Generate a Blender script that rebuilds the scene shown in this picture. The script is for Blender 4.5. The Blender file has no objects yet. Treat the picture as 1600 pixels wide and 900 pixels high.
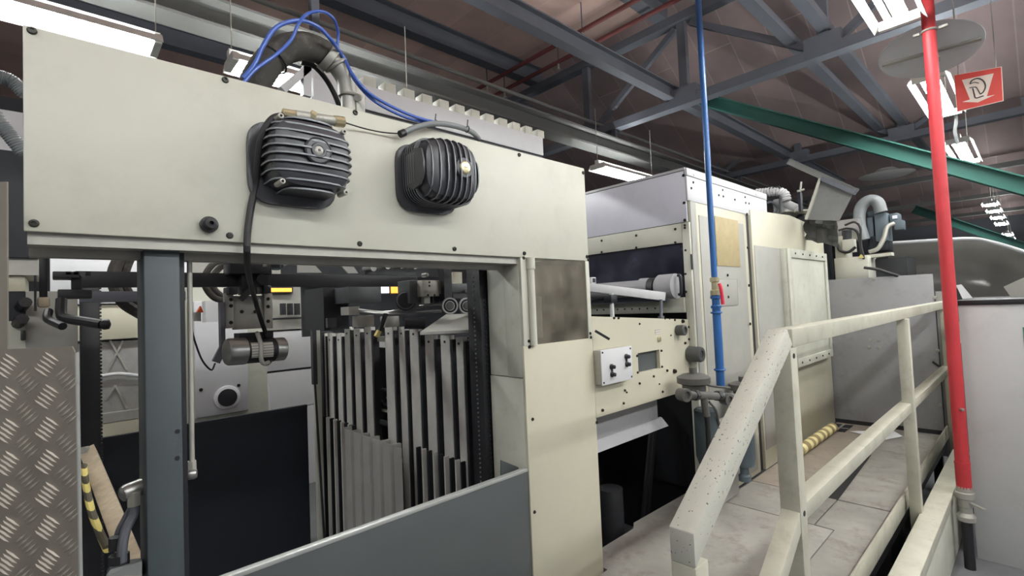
import bpy, bmesh, math, random
from mathutils import Vector, Matrix
random.seed(7)
C = bpy.context.scene.collection
# ---------------------------------------------------------------- camera and measuring
F = 766.0
EYE = 1.62
D1 = Vector((820, 5, -F)).normalized()
D2 = Vector((-715, -60, -F)); D2 = (D2 - D1 * D2.dot(D1)).normalized()
D3 = D1.cross(D2)
def P(px, py, X=None, Y=None, Z=None):
    """sight line through a photograph point met with a wall, front or level plane"""
    v = Vector((px - 800, 450 - py, -F)); r = Vector((v.dot(D1), v.dot(D2), v.dot(D3)))
    t = X / r.x if X is not None else (Y / r.y if Y is not None else (Z - EYE) / r.z)
    return Vector((0, 0, EYE)) + r * t
cam_d = bpy.data.cameras.new('camera'); cam = bpy.data.objects.new('camera', cam_d); C.objects.link(cam)
m = Matrix.Identity(4)
for i, d in enumerate((D1, D2, D3)):
    for j in range(3): m[i][j] = d[j]
m.translation = Vector((0, 0, EYE))
cam.matrix_world = m
cam_d.sensor_width = 36; cam_d.lens = F / 1600 * 36; cam_d.clip_start = 0.05; cam_d.clip_end = 200
bpy.context.scene.camera = cam
# ---------------------------------------------------------------- materials
def lin(c):
    c /= 255.0
    return c / 12.92 if c <= 0.04045 else ((c + 0.055) / 1.055) ** 2.4
def col(r, g, b): return (lin(r), lin(g), lin(b), 1)
class NT:
    def __init__(s, name):
        s.m = bpy.data.materials.new(name); s.m.use_nodes = True
        s.t = s.m.node_tree; s.b = s.t.nodes['Principled BSDF']
    def n(s, typ, **kw):
        x = s.t.nodes.new(typ)
        for k, v in kw.items():
            if k.startswith('i_'):
                x.inputs[int(k[2:]) if k[2:].isdigit() else k[2:].replace('_', ' ')].default_value = v
            else: setattr(x, k, v)
        return x
    def l(s, a, b): s.t.links.new(a, b)
def ramp(t, fac, stops):
    r = t.n('ShaderNodeValToRGB'); t.l(fac, r.inputs[0])
    e = r.color_ramp.elements
    while len(e) < len(stops): e.new(0.5)
    for k, (p, c) in enumerate(stops): e[k].position = p; e[k].color = c
    return r.outputs[0]
def mulc(c, k): return (c[0]*k, c[1]*k, c[2]*k, 1)
def paint(name, c, rough=0.45, metal=0.0, var=0.10, scale=3.0, dirt=0.0, dirtc=None, chips=0.0, bump=0.0, spec=0.5, stretch=(1, 1, 1)):
    """painted or bare sheet: slow tone drift, smudges, chipped specks"""
    t = NT(name); tc = t.n('ShaderNodeTexCoord'); mp = t.n('ShaderNodeMapping'); t.l(tc.outputs['Object'], mp.inputs[0])
    mp.inputs['Scale'].default_value = stretch
    n1 = t.n('ShaderNodeTexNoise', i_Scale=scale, i_Detail=5.0, i_Roughness=0.6); t.l(mp.outputs[0], n1.inputs['Vector'])
    out = ramp(t, n1.outputs[0], [(0.3, mulc(c, 1 - var)), (0.7, mulc(c, 1 + var * 0.4))])
    if dirt > 0:
        n2 = t.n('ShaderNodeTexNoise', i_Scale=scale * 2.2, i_Detail=8.0, i_Roughness=0.7); t.l(mp.outputs[0], n2.inputs['Vector'])
        f = ramp(t, n2.outputs[0], [(0.52, (0, 0, 0, 1)), (0.75, (dirt, dirt, dirt, 1))])
        mx = t.n('ShaderNodeMix', data_type='RGBA'); t.l(f, mx.inputs[0]); t.l(out, mx.inputs[6]); mx.inputs[7].default_value = dirtc or mulc(c, 0.35)
        out = mx.outputs[2]
    if chips > 0:
        n3 = t.n('ShaderNodeTexNoise', i_Scale=130.0, i_Detail=3.0, i_Roughness=0.55); t.l(tc.outputs['Object'], n3.inputs['Vector'])
        f = ramp(t, n3.outputs[0], [(0.70 - chips * 0.1, (0, 0, 0, 1)), (0.72 - chips * 0.1, (1, 1, 1, 1))])
        mx = t.n('ShaderNodeMix', data_type='RGBA'); t.l(f, mx.inputs[0]); t.l(out, mx.inputs[6]); mx.inputs[7].default_value = col(70, 66, 58)
        out = mx.outputs[2]
    t.l(out, t.b.inputs['Base Color'])
    t.b.inputs['Roughness'].default_value = rough; t.b.inputs['Metallic'].default_value = metal
    t.b.inputs['Specular IOR Level'].default_value = spec
    if bump > 0:
        n4 = t.n('ShaderNodeTexNoise', i_Scale=scale * 12, i_Detail=4.0); t.l(mp.outputs[0], n4.inputs['Vector'])
        bp = t.n('ShaderNodeBump', i_Strength=bump, i_Distance=0.004); t.l(n4.outputs[0], bp.inputs['Height']); t.l(bp.outputs[0], t.b.inputs['Normal'])
    return t.m
def glow(name, c, k):
    t = NT(name); t.b.inputs['Base Color'].default_value = c
    t.b.inputs['Emission Color'].default_value = c; t.b.inputs['Emission Strength'].default_value = k
    return t.m
M = {}
M['cream'] = paint('cream sheet paint', col(198, 197, 184), 0.5, var=0.07, scale=2.5, dirt=0.22, dirtc=col(150, 148, 132))
M['cream_warm'] = paint('warm cream paint', col(192, 188, 168), 0.5, var=0.06, scale=2.5, dirt=0.16, dirtc=col(160, 152, 125))
M['cream_dirty'] = paint('stained cream paint', col(194, 194, 181), 0.55, var=0.12, scale=4, dirt=0.35, dirtc=col(138, 134, 120))
M['rail'] = paint('chipped cream rail paint', col(190, 188, 172), 0.5, var=0.14, scale=6, dirt=0.45, dirtc=col(140, 130, 110))
M['rail_chipped'] = paint('chip dotted rail paint', col(194, 193, 182), 0.5, var=0.08, scale=6, dirt=0.2, dirtc=col(150, 144, 125), chips=0.45)
M['white'] = paint('white panel paint', col(206, 206, 208), 0.4, var=0.05, scale=3, dirt=0.12, dirtc=col(165, 165, 165))
M['lilac'] = paint('cool white hood paint', col(216, 216, 226), 0.35, var=0.05, scale=3, dirt=0.1, dirtc=col(120, 118, 122))
M['grey_post'] = paint('blue grey paint', col(64, 73, 77), 0.5, var=0.08, scale=4, dirt=0.1)
M['grey_guard'] = paint('slate grey paint', col(76, 80, 81), 0.45, var=0.07, scale=3, dirt=0.1)
M['knob'] = paint('dark knob', col(74, 75, 74), 0.5, var=0.1, scale=8)
M['castgrey'] = paint('dusty cast grey', col(100, 99, 96), 0.5, metal=0.3, var=0.2, scale=9, dirt=0.3)
M['bay_steel'] = paint('greyish bright sheet', col(212, 209, 203), 0.4, metal=0.15, var=0.15, scale=6)
M['alu_highlight'] = paint('polished tread ridge with painted highlight', col(226, 220, 210), 0.3, metal=0.4, var=0.12, scale=9)  # ridge highlights put into a paler colour than the sheet
M['fin_glint_edge'] = paint('worn fin edge with painted glint', col(128, 131, 136), 0.4, metal=0.2, var=0.25, scale=14)  # paler fin rims: specular glint put into the colour, plus wear
M['ribbed'] = paint('bright ribbed sheet', col(200, 198, 194), 0.35, metal=0.35, var=0.12, scale=5)
M['plate_brown'] = paint('brown stained deck plate', col(156, 145, 133), 0.6, var=0.2, scale=5, dirt=0.6, dirtc=col(104, 84, 72), bump=0.15)
M['pitch'] = paint('near black fill', col(24, 26, 32), 0.6, var=0.2, scale=6)  # near black for added backdrops and for dark gaps between slats
M['edge'] = paint('worn bright edge', col(188, 190, 188), 0.4, metal=0.5, var=0.15, scale=8)
M['dark_guard'] = paint('dark blue grey paint', col(16, 20, 30), 0.5, var=0.08, scale=3)
M['dark'] = paint('dark steel', col(50, 51, 54), 0.5, metal=0.2, var=0.15, scale=8)
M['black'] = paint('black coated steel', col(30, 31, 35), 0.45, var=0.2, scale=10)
M['motor'] = paint('black motor enamel', col(56, 57, 62), 0.36, var=0.15, scale=9, dirt=0.2, dirtc=col(84, 84, 84))
M['rubber'] = paint('black rubber', col(34, 34, 36), 0.55, var=0.15, scale=10)
M['hose'] = paint('dusty black hose', col(72, 69, 65), 0.8, var=0.3, scale=8, dirt=0.5, dirtc=col(140, 136, 126))
M['conduit'] = paint('grey conduit plastic', col(128, 132, 134), 0.5, var=0.1, scale=10)
M['blue'] = paint('blue pneumatic tube', col(66, 100, 186), 0.3, var=0.08, scale=10)
M['bluepipe'] = paint('blue pipe enamel', col(44, 96, 158), 0.35, var=0.08, scale=6, dirt=0.1)
M['red'] = paint('red pipe enamel', col(186, 50, 57), 0.55, var=0.10, scale=6, dirt=0.12, dirtc=col(120, 40, 42))
M['steel'] = paint('bare steel', col(168, 168, 165), 0.35, metal=0.85, var=0.18, scale=8)
M['zinc'] = paint('dull zinc', col(176, 174, 166), 0.5, metal=0.4, var=0.15, scale=9)
M['brass'] = paint('nickel brass', col(206, 196, 160), 0.3, metal=0.8, var=0.15, scale=12)
M['alu'] = paint('tread plate aluminium', col(150, 143, 132), 0.36, metal=0.5, var=0.16, scale=5, dirt=0.3, dirtc=col(105, 100, 92))
M['screw'] = paint('blackened screw', col(48, 47, 42), 0.4, metal=0.5, var=0.2, scale=40)
M['ironwork'] = paint('dusty grey ironwork', col(98, 101, 109), 0.7, var=0.14, scale=2)
M['girder'] = paint('light grey girder', col(126, 126, 124), 0.7, var=0.12, scale=2)
M['green'] = paint('green steel paint', col(58, 112, 102), 0.5, var=0.12, scale=2)
M['pipe_brown'] = paint('dull red sprinkler pipe', col(112, 60, 58), 0.6, var=0.15, scale=4)
M['wood'] = paint('raw timber', col(196, 180, 155), 0.7, var=0.22, scale=5, dirt=0.3, stretch=(6, 6, 1))
M['grey_wall'] = paint('scuffed grey sheet', col(150, 150, 152), 0.5, var=0.08, scale=3, dirt=0.4, dirtc=col(98, 98, 98))
M['grey_cab'] = paint('light grey cabinet paint', col(192, 193, 193), 0.45, var=0.07, scale=1.4, dirt=0.25, dirtc=col(130, 130, 130))
M['plate'] = paint('worn deck plate', col(152, 148, 141), 0.6, var=0.25, scale=4, dirt=0.8, dirtc=col(98, 88, 80), bump=0.15)
M['tan'] = paint('tan fibre board', col(172, 156, 118), 0.65, var=0.12, scale=9, dirt=0.2)
M['inset'] = paint('pale grey inset', col(160, 159, 152), 0.5, var=0.1, scale=4, dirt=0.35, dirtc=col(140, 138, 130))
M['inox'] = paint('stainless sheet', col(188, 186, 182), 0.3, metal=0.6, var=0.12, scale=2, stretch=(1, 1, 4))
M['quilt'] = paint('quilted grey lining', col(150, 148, 146), 0.8, var=0.15, scale=14, bump=0.6)
M['pump'] = paint('blue grey pump paint', col(92, 104, 112), 0.5, var=0.1, scale=6)
M['tarp'] = paint('clouded plastic flap', col(124, 124, 123), 0.4, var=0.2, scale=6, dirt=0.4)
M['paper'] = paint('white paper', col(228, 228, 232), 0.7, var=0.02)
M['red_lever'] = paint('pink red lever', col(206, 44, 70), 0.4, var=0.05)
M['yellow'] = paint('dull yellow', col(222, 206, 130), 0.55, var=0.08, scale=12, dirt=0.2)
M['orange'] = paint('orange plastic', col(240, 96, 40), 0.4, var=0.05)
M['mirrorback'] = paint('grey mirror back', col(205, 206, 210), 0.5, var=0.06, scale=3)
M['sign_red'] = paint('sign red', col(214, 74, 66), 0.5, var=0.05, scale=4)
M['sign_white'] = paint('sign cream', col(240, 226, 214), 0.5, var=0.03)
M['sign_ink'] = paint('sign ink', col(58, 52, 52), 0.6, var=0.03)
M['floor'] = paint('dark concrete floor', col(120, 121, 124), 0.6, var=0.2, scale=1.5, dirt=0.3)
M['wall'] = paint('grey hall wall', col(110, 112, 116), 0.8, var=0.1, scale=0.6)
M['lamp_white'] = paint('white lamp enamel', col(236, 236, 230), 0.4, var=0.02)
M['tube'] = glow('lit fluorescent tube', (0.97, 1, 0.985, 1), 78.0)
M['lit_white'] = glow('lit white screen', (0.75, 0.75, 0.85, 1), 1.2)
M['lit_orange'] = glow('lit orange screen', (0.9, 0.42, 0.06, 1), 1.2)
def m_stripes(name, c1, c2, freq, axis):
    t = NT(name); tc = t.n('ShaderNodeTexCoord'); sp = t.n('ShaderNodeSeparateXYZ'); t.l(tc.outputs['Object'], sp.inputs[0])
    mu = t.n('ShaderNodeMath', operation='MULTIPLY', i_1=freq); t.l(sp.outputs[axis], mu.inputs[0])
    fr = t.n('ShaderNodeMath', operation='FRACT'); t.l(mu.outputs[0], fr.inputs[0])
    o = ramp(t, fr.outputs[0], [(0.48, c1), (0.52, c2)]); t.l(o, t.b.inputs['Base Color']); t.b.inputs['Roughness'].default_value = 0.55
    return t.m
M['nameplate'] = m_stripes('printed nameplate', col(206, 202, 192), col(160, 156, 150), 90, 2)
def m_planks(name, c, seam, w, L, axes=('Y', 'X')):
    """boards running along the first axis, thin pale joints"""
    t = NT(name); tc = t.n('ShaderNodeTexCoord'); sp = t.n('ShaderNodeSeparateXYZ'); t.l(tc.outputs['Object'], sp.inputs[0])
    cb = t.n('ShaderNodeCombineXYZ'); t.l(sp.outputs[axes[0]], cb.inputs[0]); t.l(sp.outputs[axes[1]], cb.inputs[1])
    br = t.n('ShaderNodeTexBrick', i_Scale=1.0); t.l(cb.outputs[0], br.inputs['Vector'])
    br.inputs['Color1'].default_value = mulc(c, 0.88); br.inputs['Color2'].default_value = mulc(c, 1.1); br.inputs['Mortar'].default_value = seam
    br.inputs['Mortar Size'].default_value = 0.008; br.inputs['Brick Width'].default_value = L; br.inputs['Row Height'].default_value = w
    nz = t.n('ShaderNodeTexNoise', i_Scale=1.2, i_Detail=5.0); t.l(tc.outputs['Object'], nz.inputs['Vector'])
    r = ramp(t, nz.outputs[0], [(0.3, (0.7, 0.7, 0.72, 1)), (0.7, (1.1, 1.05, 1.05, 1))])
    mx = t.n('ShaderNodeMix', data_type='RGBA', blend_type='MULTIPLY', i_0=1.0); t.l(br.outputs[0], mx.inputs[6]); t.l(r, mx.inputs[7])
    t.l(mx.outputs[2], t.b.inputs['Base Color']); t.b.inputs['Roughness'].default_value = 0.8
    return t.m
M['planks'] = m_planks('brown ceiling boards', col(206, 178, 166), col(214, 188, 178), 0.62, 2.6)
M['planks2'] = m_planks('brown sloping boards', col(152, 136, 134), col(172, 156, 152), 0.5, 6.0, ('X', 'Y'))
def m_window(name, c, alpha, rough=0.25):
    t = NT(name); t.b.inputs['Roughness'].default_value = rough
    tc = t.n('ShaderNodeTexCoord'); nz = t.n('ShaderNodeTexNoise', i_Scale=7.0, i_Detail=6.0); t.l(tc.outputs['Object'], nz.inputs['Vector'])
    t.l(ramp(t, nz.outputs[0], [(0.35, mulc(c, 0.6)), (0.7, mulc(c, 1.3))]), t.b.inputs['Base Color'])
    r = ramp(t, nz.outputs[0], [(0.35, (alpha - .12,) * 3 + (1,)), (0.7, (alpha + .15,) * 3 + (1,))])
    t.l(r, t.b.inputs['Alpha'])
    return t.m
M['window'] = m_window('smeared clear window', col(128, 122, 108), 0.5)
M['dark_glass'] = m_window('dark tinted window', col(52, 54, 68), 0.8, 0.15)
# ---------------------------------------------------------------- mesh building
V = Vector
def spline(pts, k=6):
    pts = [V(p) for p in pts]
    if len(pts) < 3: return pts
    e = [pts[0] * 2 - pts[1]] + pts + [pts[-1] * 2 - pts[-2]]; out = []
    for i in range(1, len(e) - 2):
        a, b, c, d = e[i-1], e[i], e[i+1], e[i+2]
        for s in range(k):
            u = s / k
            out.append(0.5 * ((2*b) + (c-a)*u + (2*a-5*b+4*c-d)*u*u + (-a+3*b-3*c+d)*u**3))
    out.append(pts[-1]); return out
class MB:
    def __init__(s): s.bm = bmesh.new()
    def box(s, x0, x1, y0, y1, z0, z1, b=0.0):
        return s.hexa([(x0,y0,z0),(x1,y0,z0),(x1,y1,z0),(x0,y1,z0)], [(x0,y0,z1),(x1,y0,z1),(x1,y1,z1),(x0,y1,z1)], b)
    def hexa(s, lo, hi, b=0.0):
        v = [s.bm.verts.new(p) for p in list(lo) + list(hi)]
        n = len(lo); fs = []
        fs.append(s.bm.faces.new(v[:n][::-1])); fs.append(s.bm.faces.new(v[n:]))
        for i in range(n): fs.append(s.bm.faces.new((v[i], v[(i+1) % n], v[n+(i+1) % n], v[n+i])))
        if b > 0:
            ed = list({e for f in fs for e in f.edges})
            bmesh.ops.bevel(s.bm, geom=ed, offset=b, segments=2, affect='EDGES', profile=0.5)
        return s
    def prism(s, poly, vec, b=0.0):
        vec = V(vec); return s.hexa([V(p) for p in poly], [V(p) + vec for p in poly], b)
    def bar(s, p, q, w, h, up=(0, 0, 1), b=0.0):
        p, q = V(p), V(q); d = (q - p).normalized(); u = V(up)
        sd = d.cross(u)
        if sd.length < 1e-4: sd = d.cross(V((0, 1, 0)))
        sd.normalize(); u = sd.cross(d).normalized()
        c = [(-1,-1),(1,-1),(1,1),(-1,1)]
        return s.hexa([p + sd*w/2*i + u*h/2*j for i, j in c], [q + sd*w/2*i + u*h/2*j for i, j in c], b)
    def lathe(s, o, axis, prof, n=20):
        o = V(o); a = V(axis).normalized(); t = V((0, 0, 1)) if abs(a.z) < 0.9 else V((1, 0, 0))
        u = a.cross(t).normalized(); w = a.cross(u); rings = []
        for r, h in prof:
            rings.append([s.bm.verts.new(o + a*h + (u*math.cos(2*math.pi*k/n) + w*math.sin(2*math.pi*k/n))*max(r, 1e-5)) for k in range(n)])
        for A, B in zip(rings, rings[1:]):
            for k in range(n): s.bm.faces.new((A[k], A[(k+1) % n], B[(k+1) % n], B[k]))
        s.bm.faces.new(rings[0][::-1]); s.bm.faces.new(rings[-1])
        return s
    def cyl(s, p, q, r, n=16, r2=None):
        p, q = V(p), V(q); return s.lathe(p, q - p, [(r, 0), (r if r2 is None else r2, (q-p).length)], n)
    def tube(s, pts, r, n=10, k=6, rf=None):
        pts = spline(pts, k); N = len(pts); rings = []; up = None
        for i, p in enumerate(pts):
            d = (pts[min(i+1, N-1)] - pts[max(i-1, 0)]).normalized()
            if up is None: up = d.orthogonal().normalized()
            up = (up - d*up.dot(d)).normalized(); w = d.cross(up)
            rr = rf(i, N) if rf else r
            rings.append([s.bm.verts.new(p + (up*math.cos(2*math.pi*j/n) + w*math.sin(2*math.pi*j/n))*rr) for j in range(n)])
        for A, B in zip(rings, rings[1:]):
            for j in range(n): s.bm.faces.new((A[j], A[(j+1) % n], B[(j+1) % n], B[j]))
        s.bm.faces.new(rings[0][::-1]); s.bm.faces.new(rings[-1])
        return s
    def torus(s, c, axis, R, r, n=28, k=8):
        a = V(axis).normalized(); u = a.orthogonal().normalized(); w = a.cross(u); rings = []
        for i in range(n):
            t = 2*math.pi*i/n; d = u*math.cos(t) + w*math.sin(t)
            rings.append([s.bm.verts.new(V(c) + d*(R + r*math.cos(2*math.pi*j/k)) + a*r*math.sin(2*math.pi*j/k)) for j in range(k)])
        for i in range(n):
            A, B = rings[i], rings[(i+1) % n]
            for j in range(k): s.bm.faces.new((A[j], A[(j+1) % k], B[(j+1) % k], B[j]))
        return s
    def ibeam(s, p, q, w, h, tf=0.014, tw=0.01, up=(0, 0, 1)):
        p, q = V(p), V(q); d = (q-p).normalized(); u = V(up); sd = d.cross(u).normalized(); u = sd.cross(d).normalized()
        s.bar(p + u*(h/2-tf/2), q + u*(h/2-tf/2), w, tf, u); s.bar(p - u*(h/2-tf/2), q - u*(h/2-tf/2), w, tf, u)
        s.bar(p, q, tw, h - 2*tf, u); return s
    def build(s, name, mat, parent=None, ang=35):
        bmesh.ops.recalc_face_normals(s.bm, faces=s.bm.faces)
        off = LOC.get(parent.name, V((0, 0, 0))) if parent else None
        if off is None:
            off = V(list(s.bm.verts)[0].co); vs = [v.co for v in s.bm.verts]
            off = V((sum(v.x for v in vs)/len(vs), sum(v.y for v in vs)/len(vs), min(v.z for v in vs)))
        for v in s.bm.verts: v.co -= off
        me = bpy.data.meshes.new(name); s.bm.to_mesh(me); s.bm.free()
        me.materials.append(M[mat])
        for p in me.polygons: p.use_smooth = True
        me.set_sharp_from_angle(angle=math.radians(ang))
        o = bpy.data.objects.new(name, me); C.objects.link(o)
        if parent: o.parent = parent
        else: o.location = off
        LOC[o.name] = off
        return o
LOC = {}
def thing(name, label, cat, loc, group=None):
    o = bpy.data.objects.new(name, None); o.empty_display_size = 0.1; C.objects.link(o); o.location = loc; LOC[o.name] = V(loc)
    o['label'] = label; o['category'] = cat
    if group: o['group'] = group
    return o
def tag(o, label, cat, group=None):
    o['label'] = label; o['category'] = cat
    if group: o['group'] = group
    return o
def struct(o): o['kind'] = 'structure'; return o
_scr = {}
def screw(parent, p, nrm, r=0.008, h=0.005, mat='screw'):
    """a domed socket screw; every screw is its own child, the mesh is shared"""
    key = (r, h, mat, tuple(nrm))
    if key not in _scr:
        b = MB(); n = V(nrm)
        b.lathe(n * -0.001, n, [(r, 0), (r, h*0.45), (r*0.8, h), (r*0.45, h*1.05), (r*0.42, h*0.5)], 12)
        bmesh.ops.recalc_face_normals(b.bm, faces=b.bm.faces)
        me = bpy.data.meshes.new('screw'); b.bm.to_mesh(me); b.bm.free(); me.materials.append(M[mat])
        for q in me.polygons: q.use_smooth = True
        me.set_sharp_from_angle(angle=math.radians(40)); _scr[key] = me
    o = bpy.data.objects.new('screw', _scr[key]); C.objects.link(o); o.parent = parent; o.location = V(p) - LOC[parent.name]
    return o
def copy_tree(o, parent=None):
    c = o.copy(); C.objects.link(c); LOC[c.name] = LOC.get(o.name, V((0, 0, 0)))
    if parent: c.parent = parent
    for ch in list(o.children): copy_tree(ch, c)
    return c
# ================================================================ the hall
struct(MB().box(-8, 30, -8, 11, -0.1, 0).build('floor', 'floor'))
struct(MB().box(-8, 5.62, -8, 11, 5.3, 5.4).build('ceiling', 'planks'))
for k in range(5):                                   # saw-tooth bays beyond the first truss
    x0 = 5.62 + 4*k
    struct(MB().hexa([(x0, -8, 6.9), (x0+4, -8, 4.2), (x0+4, 11, 4.2), (x0, 11, 6.9)], [(x0, -8, 7.0), (x0+4.05, -8, 4.3), (x0+4.05, 11, 4.3), (x0, 11, 7.0)]).build('ceiling', 'planks2'))
struct(MB().box(-8, 30, 11, 11.2, 0, 7).build('wall_far_side', 'wall'))
struct(MB().box(26, 26.2, -8, 11, 0, 7).build('wall_end', 'wall'))

def truss(X, label, mat='ironwork', up=True):
    t = thing('roof_truss', label, 'truss', (X, 3.0, 3.92), 'roof trusses across the hall')
    MB().box(X-.07, X+.07, -4.5, 9, 3.92, 4.02).build('lower_chord', mat, t)
    if up:
        MB().box(X-.07, X+.07, -4.5, 9, 4.93, 5.03).build('upper_chord', mat, t)
        ys = [1.28 + 1.44*k for k in range(-3, 6)]
        for i, y in enumerate(ys):
            MB().box(X-.035, X+.035, y-.05, y+.05, 4.02, 4.93).build('web_post', mat, t)
            if i < len(ys)-1:
                a, b = (y+.1, y+1.34) if i % 2 else (y+1.34, y+.1)
                MB().bar((X+.03, a, 4.05), (X+.03, b, 4.9), .07, .06, (1, 0, 0)).build('web_diagonal', mat, t)
        for y in ys[2:6]:
            MB().box(X-.075, X+.075, y-.16, y+.16, 3.98, 4.13).build('gusset_plate', mat, t)
    return t
truss(5.5, 'nearest roof truss with full webs behind the blue pipe')
truss(9.55, 'second roof truss along the hall, behind the nearest one')
for k, X in enumerate((13.55, 17.55, 21.55)):
    truss(X, ['third roof truss with pale chord above the stainless hood', 'fourth roof truss far down the hall', 'fifth and farthest roof truss far down the hall'][k], 'girder', False)

def girder(name, label, p, q, w, h, mat, cat='beam', group=None, tf=0.014):
    o = MB().ibeam(p, q, w, h, tf).build(name, mat); return tag(o, label, cat, group)
sgd = thing('steel_girder', 'heavy light grey girder running above the strip lamps along the machine', 'beam', (4, 3.74, 3.58))
MB().ibeam((-6, 3.74, 3.68), (14, 3.74, 3.68), .2, .2, .02).build('girder_run', 'girder', sgd)
for x in (-4, 1.5, 5.5, 9.55, 13.55): MB().box(x-.03, x+.03, 3.71, 3.77, 3.78, 3.93 if x > 5 else 5.3).build('girder_hanger', 'ironwork', sgd)
girder('roof_purlin', 'dark purlin passing below the nearest truss, behind the blue pipe', (-6, 2.88, 4.115), (13.2, 2.88, 4.115), .11, .17, 'ironwork', group='roof purlins')
girder('roof_purlin', 'dark roof purlin between the heavy girder and the purlin crossing the truss', (-6, 5.1, 5.16), (5.6, 5.1, 5.16), .16, .26, 'ironwork', group='roof purlins')
girder('roof_purlin', 'dark roof purlin above the two dull red sprinkler pipes near the blue pipe', (-6, 2.95, 5.16), (5.6, 2.95, 5.16), .16, .26, 'ironwork', group='roof purlins')
girder('roof_purlin', 'roof purlin low over the heavy grey girder, far side of the hall', (-6, 7.2, 5.16), (5.6, 7.2, 5.16), .16, .26, 'ironwork', group='roof purlins')
for k, (y, lab) in enumerate(((1.26, 'pale roof conduit beside the round mirror, nearer the sign'), (1.56, 'pale roof conduit coming down beside the green beam, nearer the truss'))):
    o = MB().box(3.0, 13, y-.05, y+.05, 4.16, 4.24).build('roof_conduit', 'ironwork'); tag(o, lab, 'conduit', 'roof conduits')
o = MB().cyl((-4, 3.94, 4.05), (12, 3.94, 4.05), .022).build('roof_pipe', 'girder'); tag(o, 'thin pale pipe running along the heavy grey girder', 'pipe')
for k, (x, lab) in enumerate(((4.72, 'dull red sprinkler pipe under the boards, farther from the truss'), (5.07, 'dull red sprinkler pipe under the boards, closest to the truss'))):
    t = thing('sprinkler_pipe', lab, 'pipe', (x, 4, 4.93), 'sprinkler pipes under the ceiling boards')
    MB().cyl((x, -4, 4.95), (x, 10.5, 4.95), .028).build('pipe_run', 'pipe_brown', t)
    for y in (2.35, 3.6+.7*k, 5.4):
        MB().cyl((x, y, 4.93), (x, y, 4.86), .012, 8).lathe((x, y, 4.86), (0, 0, -1), [(.012, 0), (.03, .012), (.03, .016)], 10).build('sprinkler_head', 'zinc', t)
        MB().cyl((x, y, 4.96), (x, y, 5.3), .008, 6).build('hanger', 'ironwork', t)

# --- green bracing beams, each in a truss plane
def green(X, a, b, lab, w=.15, h=.13):
    p, q = P(*a, X=X), P(*b, X=X); p.z += 0; d = (q-p).normalized()
    o = MB().ibeam(p - d*.05, q + d*1.2, w, h, .012, .02, up=(0, 0, 1)).build('bracing_beam', 'green'); return tag(o, lab, 'beam', 'green bracing beams')
green(5.75, (1100, 156), (1600, 291), 'large green beam sloping down past the blue pipe to the red pole', .13, .135)
green(13.7, (1432, 328), (1600, 386), 'green sloping beam just above the stainless hood, second of three', .14, .17)
green(19, (1512, 373), (1600, 411), 'smallest and farthest green sloping beam above the stainless hood', .14, .17)

# --- strip lamps
def lamp(x0, x1, y, z, lab, group, chain=True):
    t = thing('strip_lamp', lab, 'lamp', ((x0+x1)/2, y, z), group)
    MB().box(x0, x1, y-.024, y+.024, z+.055, z+.10).build('lamp_housing', 'lamp_white', t)
    for s in (-1, 1):
        MB().prism([(x0, y+s*.095, z+.045), (x0, y+s*.125, z+.0), (x0, y+s*.128, z+.003), (x0, y+s*.099, z+.048)], (x1-x0, 0, 0)).build('reflector_wing', 'lamp_white', t)
        MB().cyl((x0+.04, y+s*.04, z+.02), (x1-.04, y+s*.04, z+.02), .016, 10).build('tube', 'tube', t)
    for xx in (x0+.02, x1-.02):
        MB().box(xx-.018, xx+.018, y-.098, y+.098, z+.002, z+.056).build('lamp_holder', 'lamp_white', t)
        MB().cyl((xx, y, z+.1), (xx, y, 3.92 if z < 3.25 else 4.3), .004, 6).build('hanging_chain', 'zinc', t)
    return t
G1 = 'strip lamps over the walkway'; G2 = 'strip lamps behind the cream crossbeam'
lamp(2.5, 3.72, .47, 3.2, 'strip lamp at the frame top, left of the red pole', G1)
lamp(4.82, 6.04, .47, 3.2, 'strip lamp just behind the red pole below the mirror', G1)
lamp(7.2, 8.6, .5, 3.2, 'strip lamp seen on top of the large green beam', G1)
for k, x in enumerate((13.0, 14.2, 15.6, 17.2, 21.0, 23.2)):
    lamp(x, x+.55+.04*k*k, .52, 3.2, ['first', 'second', 'third', 'fourth', 'fifth', 'farthest'][k] + ' in the row of small lamps beyond the large green beam', G1)
lamp(-.95, .46, 3.42, 3.2, 'long bright strip lamp just above the cream crossbeam end', G2)
lamp(.80, 2.1, 3.36, 3.2, 'strip lamp half hidden by the black corrugated hose', G2)
lamp(4.66, 5.9, 3.44, 3.2, 'strip lamp above the white hood of the press', G2)
# ================================================================ delivery frame: cream crossbeam on a cream column and a grey post
YF = 1.40
df = thing('delivery_portal', 'cream portal frame with wide crossbeam carrying two black motors', 'machine frame', (.9, 1.5, 0))
bp = MB().box(-.045, 1.80, 1.40, 1.414, 1.817, 2.248, .0025).build('beam_panel', 'cream', df)
MB().box(-.035, 1.79, 1.4145, 1.62, 1.835, 2.235).build('beam_box', 'dark', df)
MB().box(-.04, 1.37, 1.416, 1.47, 1.792, 1.834).box(-.04, 1.37, 1.49, 1.53, 1.775, 1.834).build('lower_rail', 'zinc', df)
for (x, y) in ((50,48),(352,125),(555,176),(811,242),(911,270),(53,349),(359,368),(562,381),(710,389),(819,396),(917,401)):
    screw(bp, P(x, y, Y=YF), (0, -1, 0), .0085, .006)
c = P(325, 352, Y=YF)
MB().lathe(c, (0, -1, 0), [(.018, 0), (.02, .006), (.02, .016), (.014, .018), (.012, .04), (.005, .041), (.004, .03)], 20).build('rubber_buffer', 'rubber', df)
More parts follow.
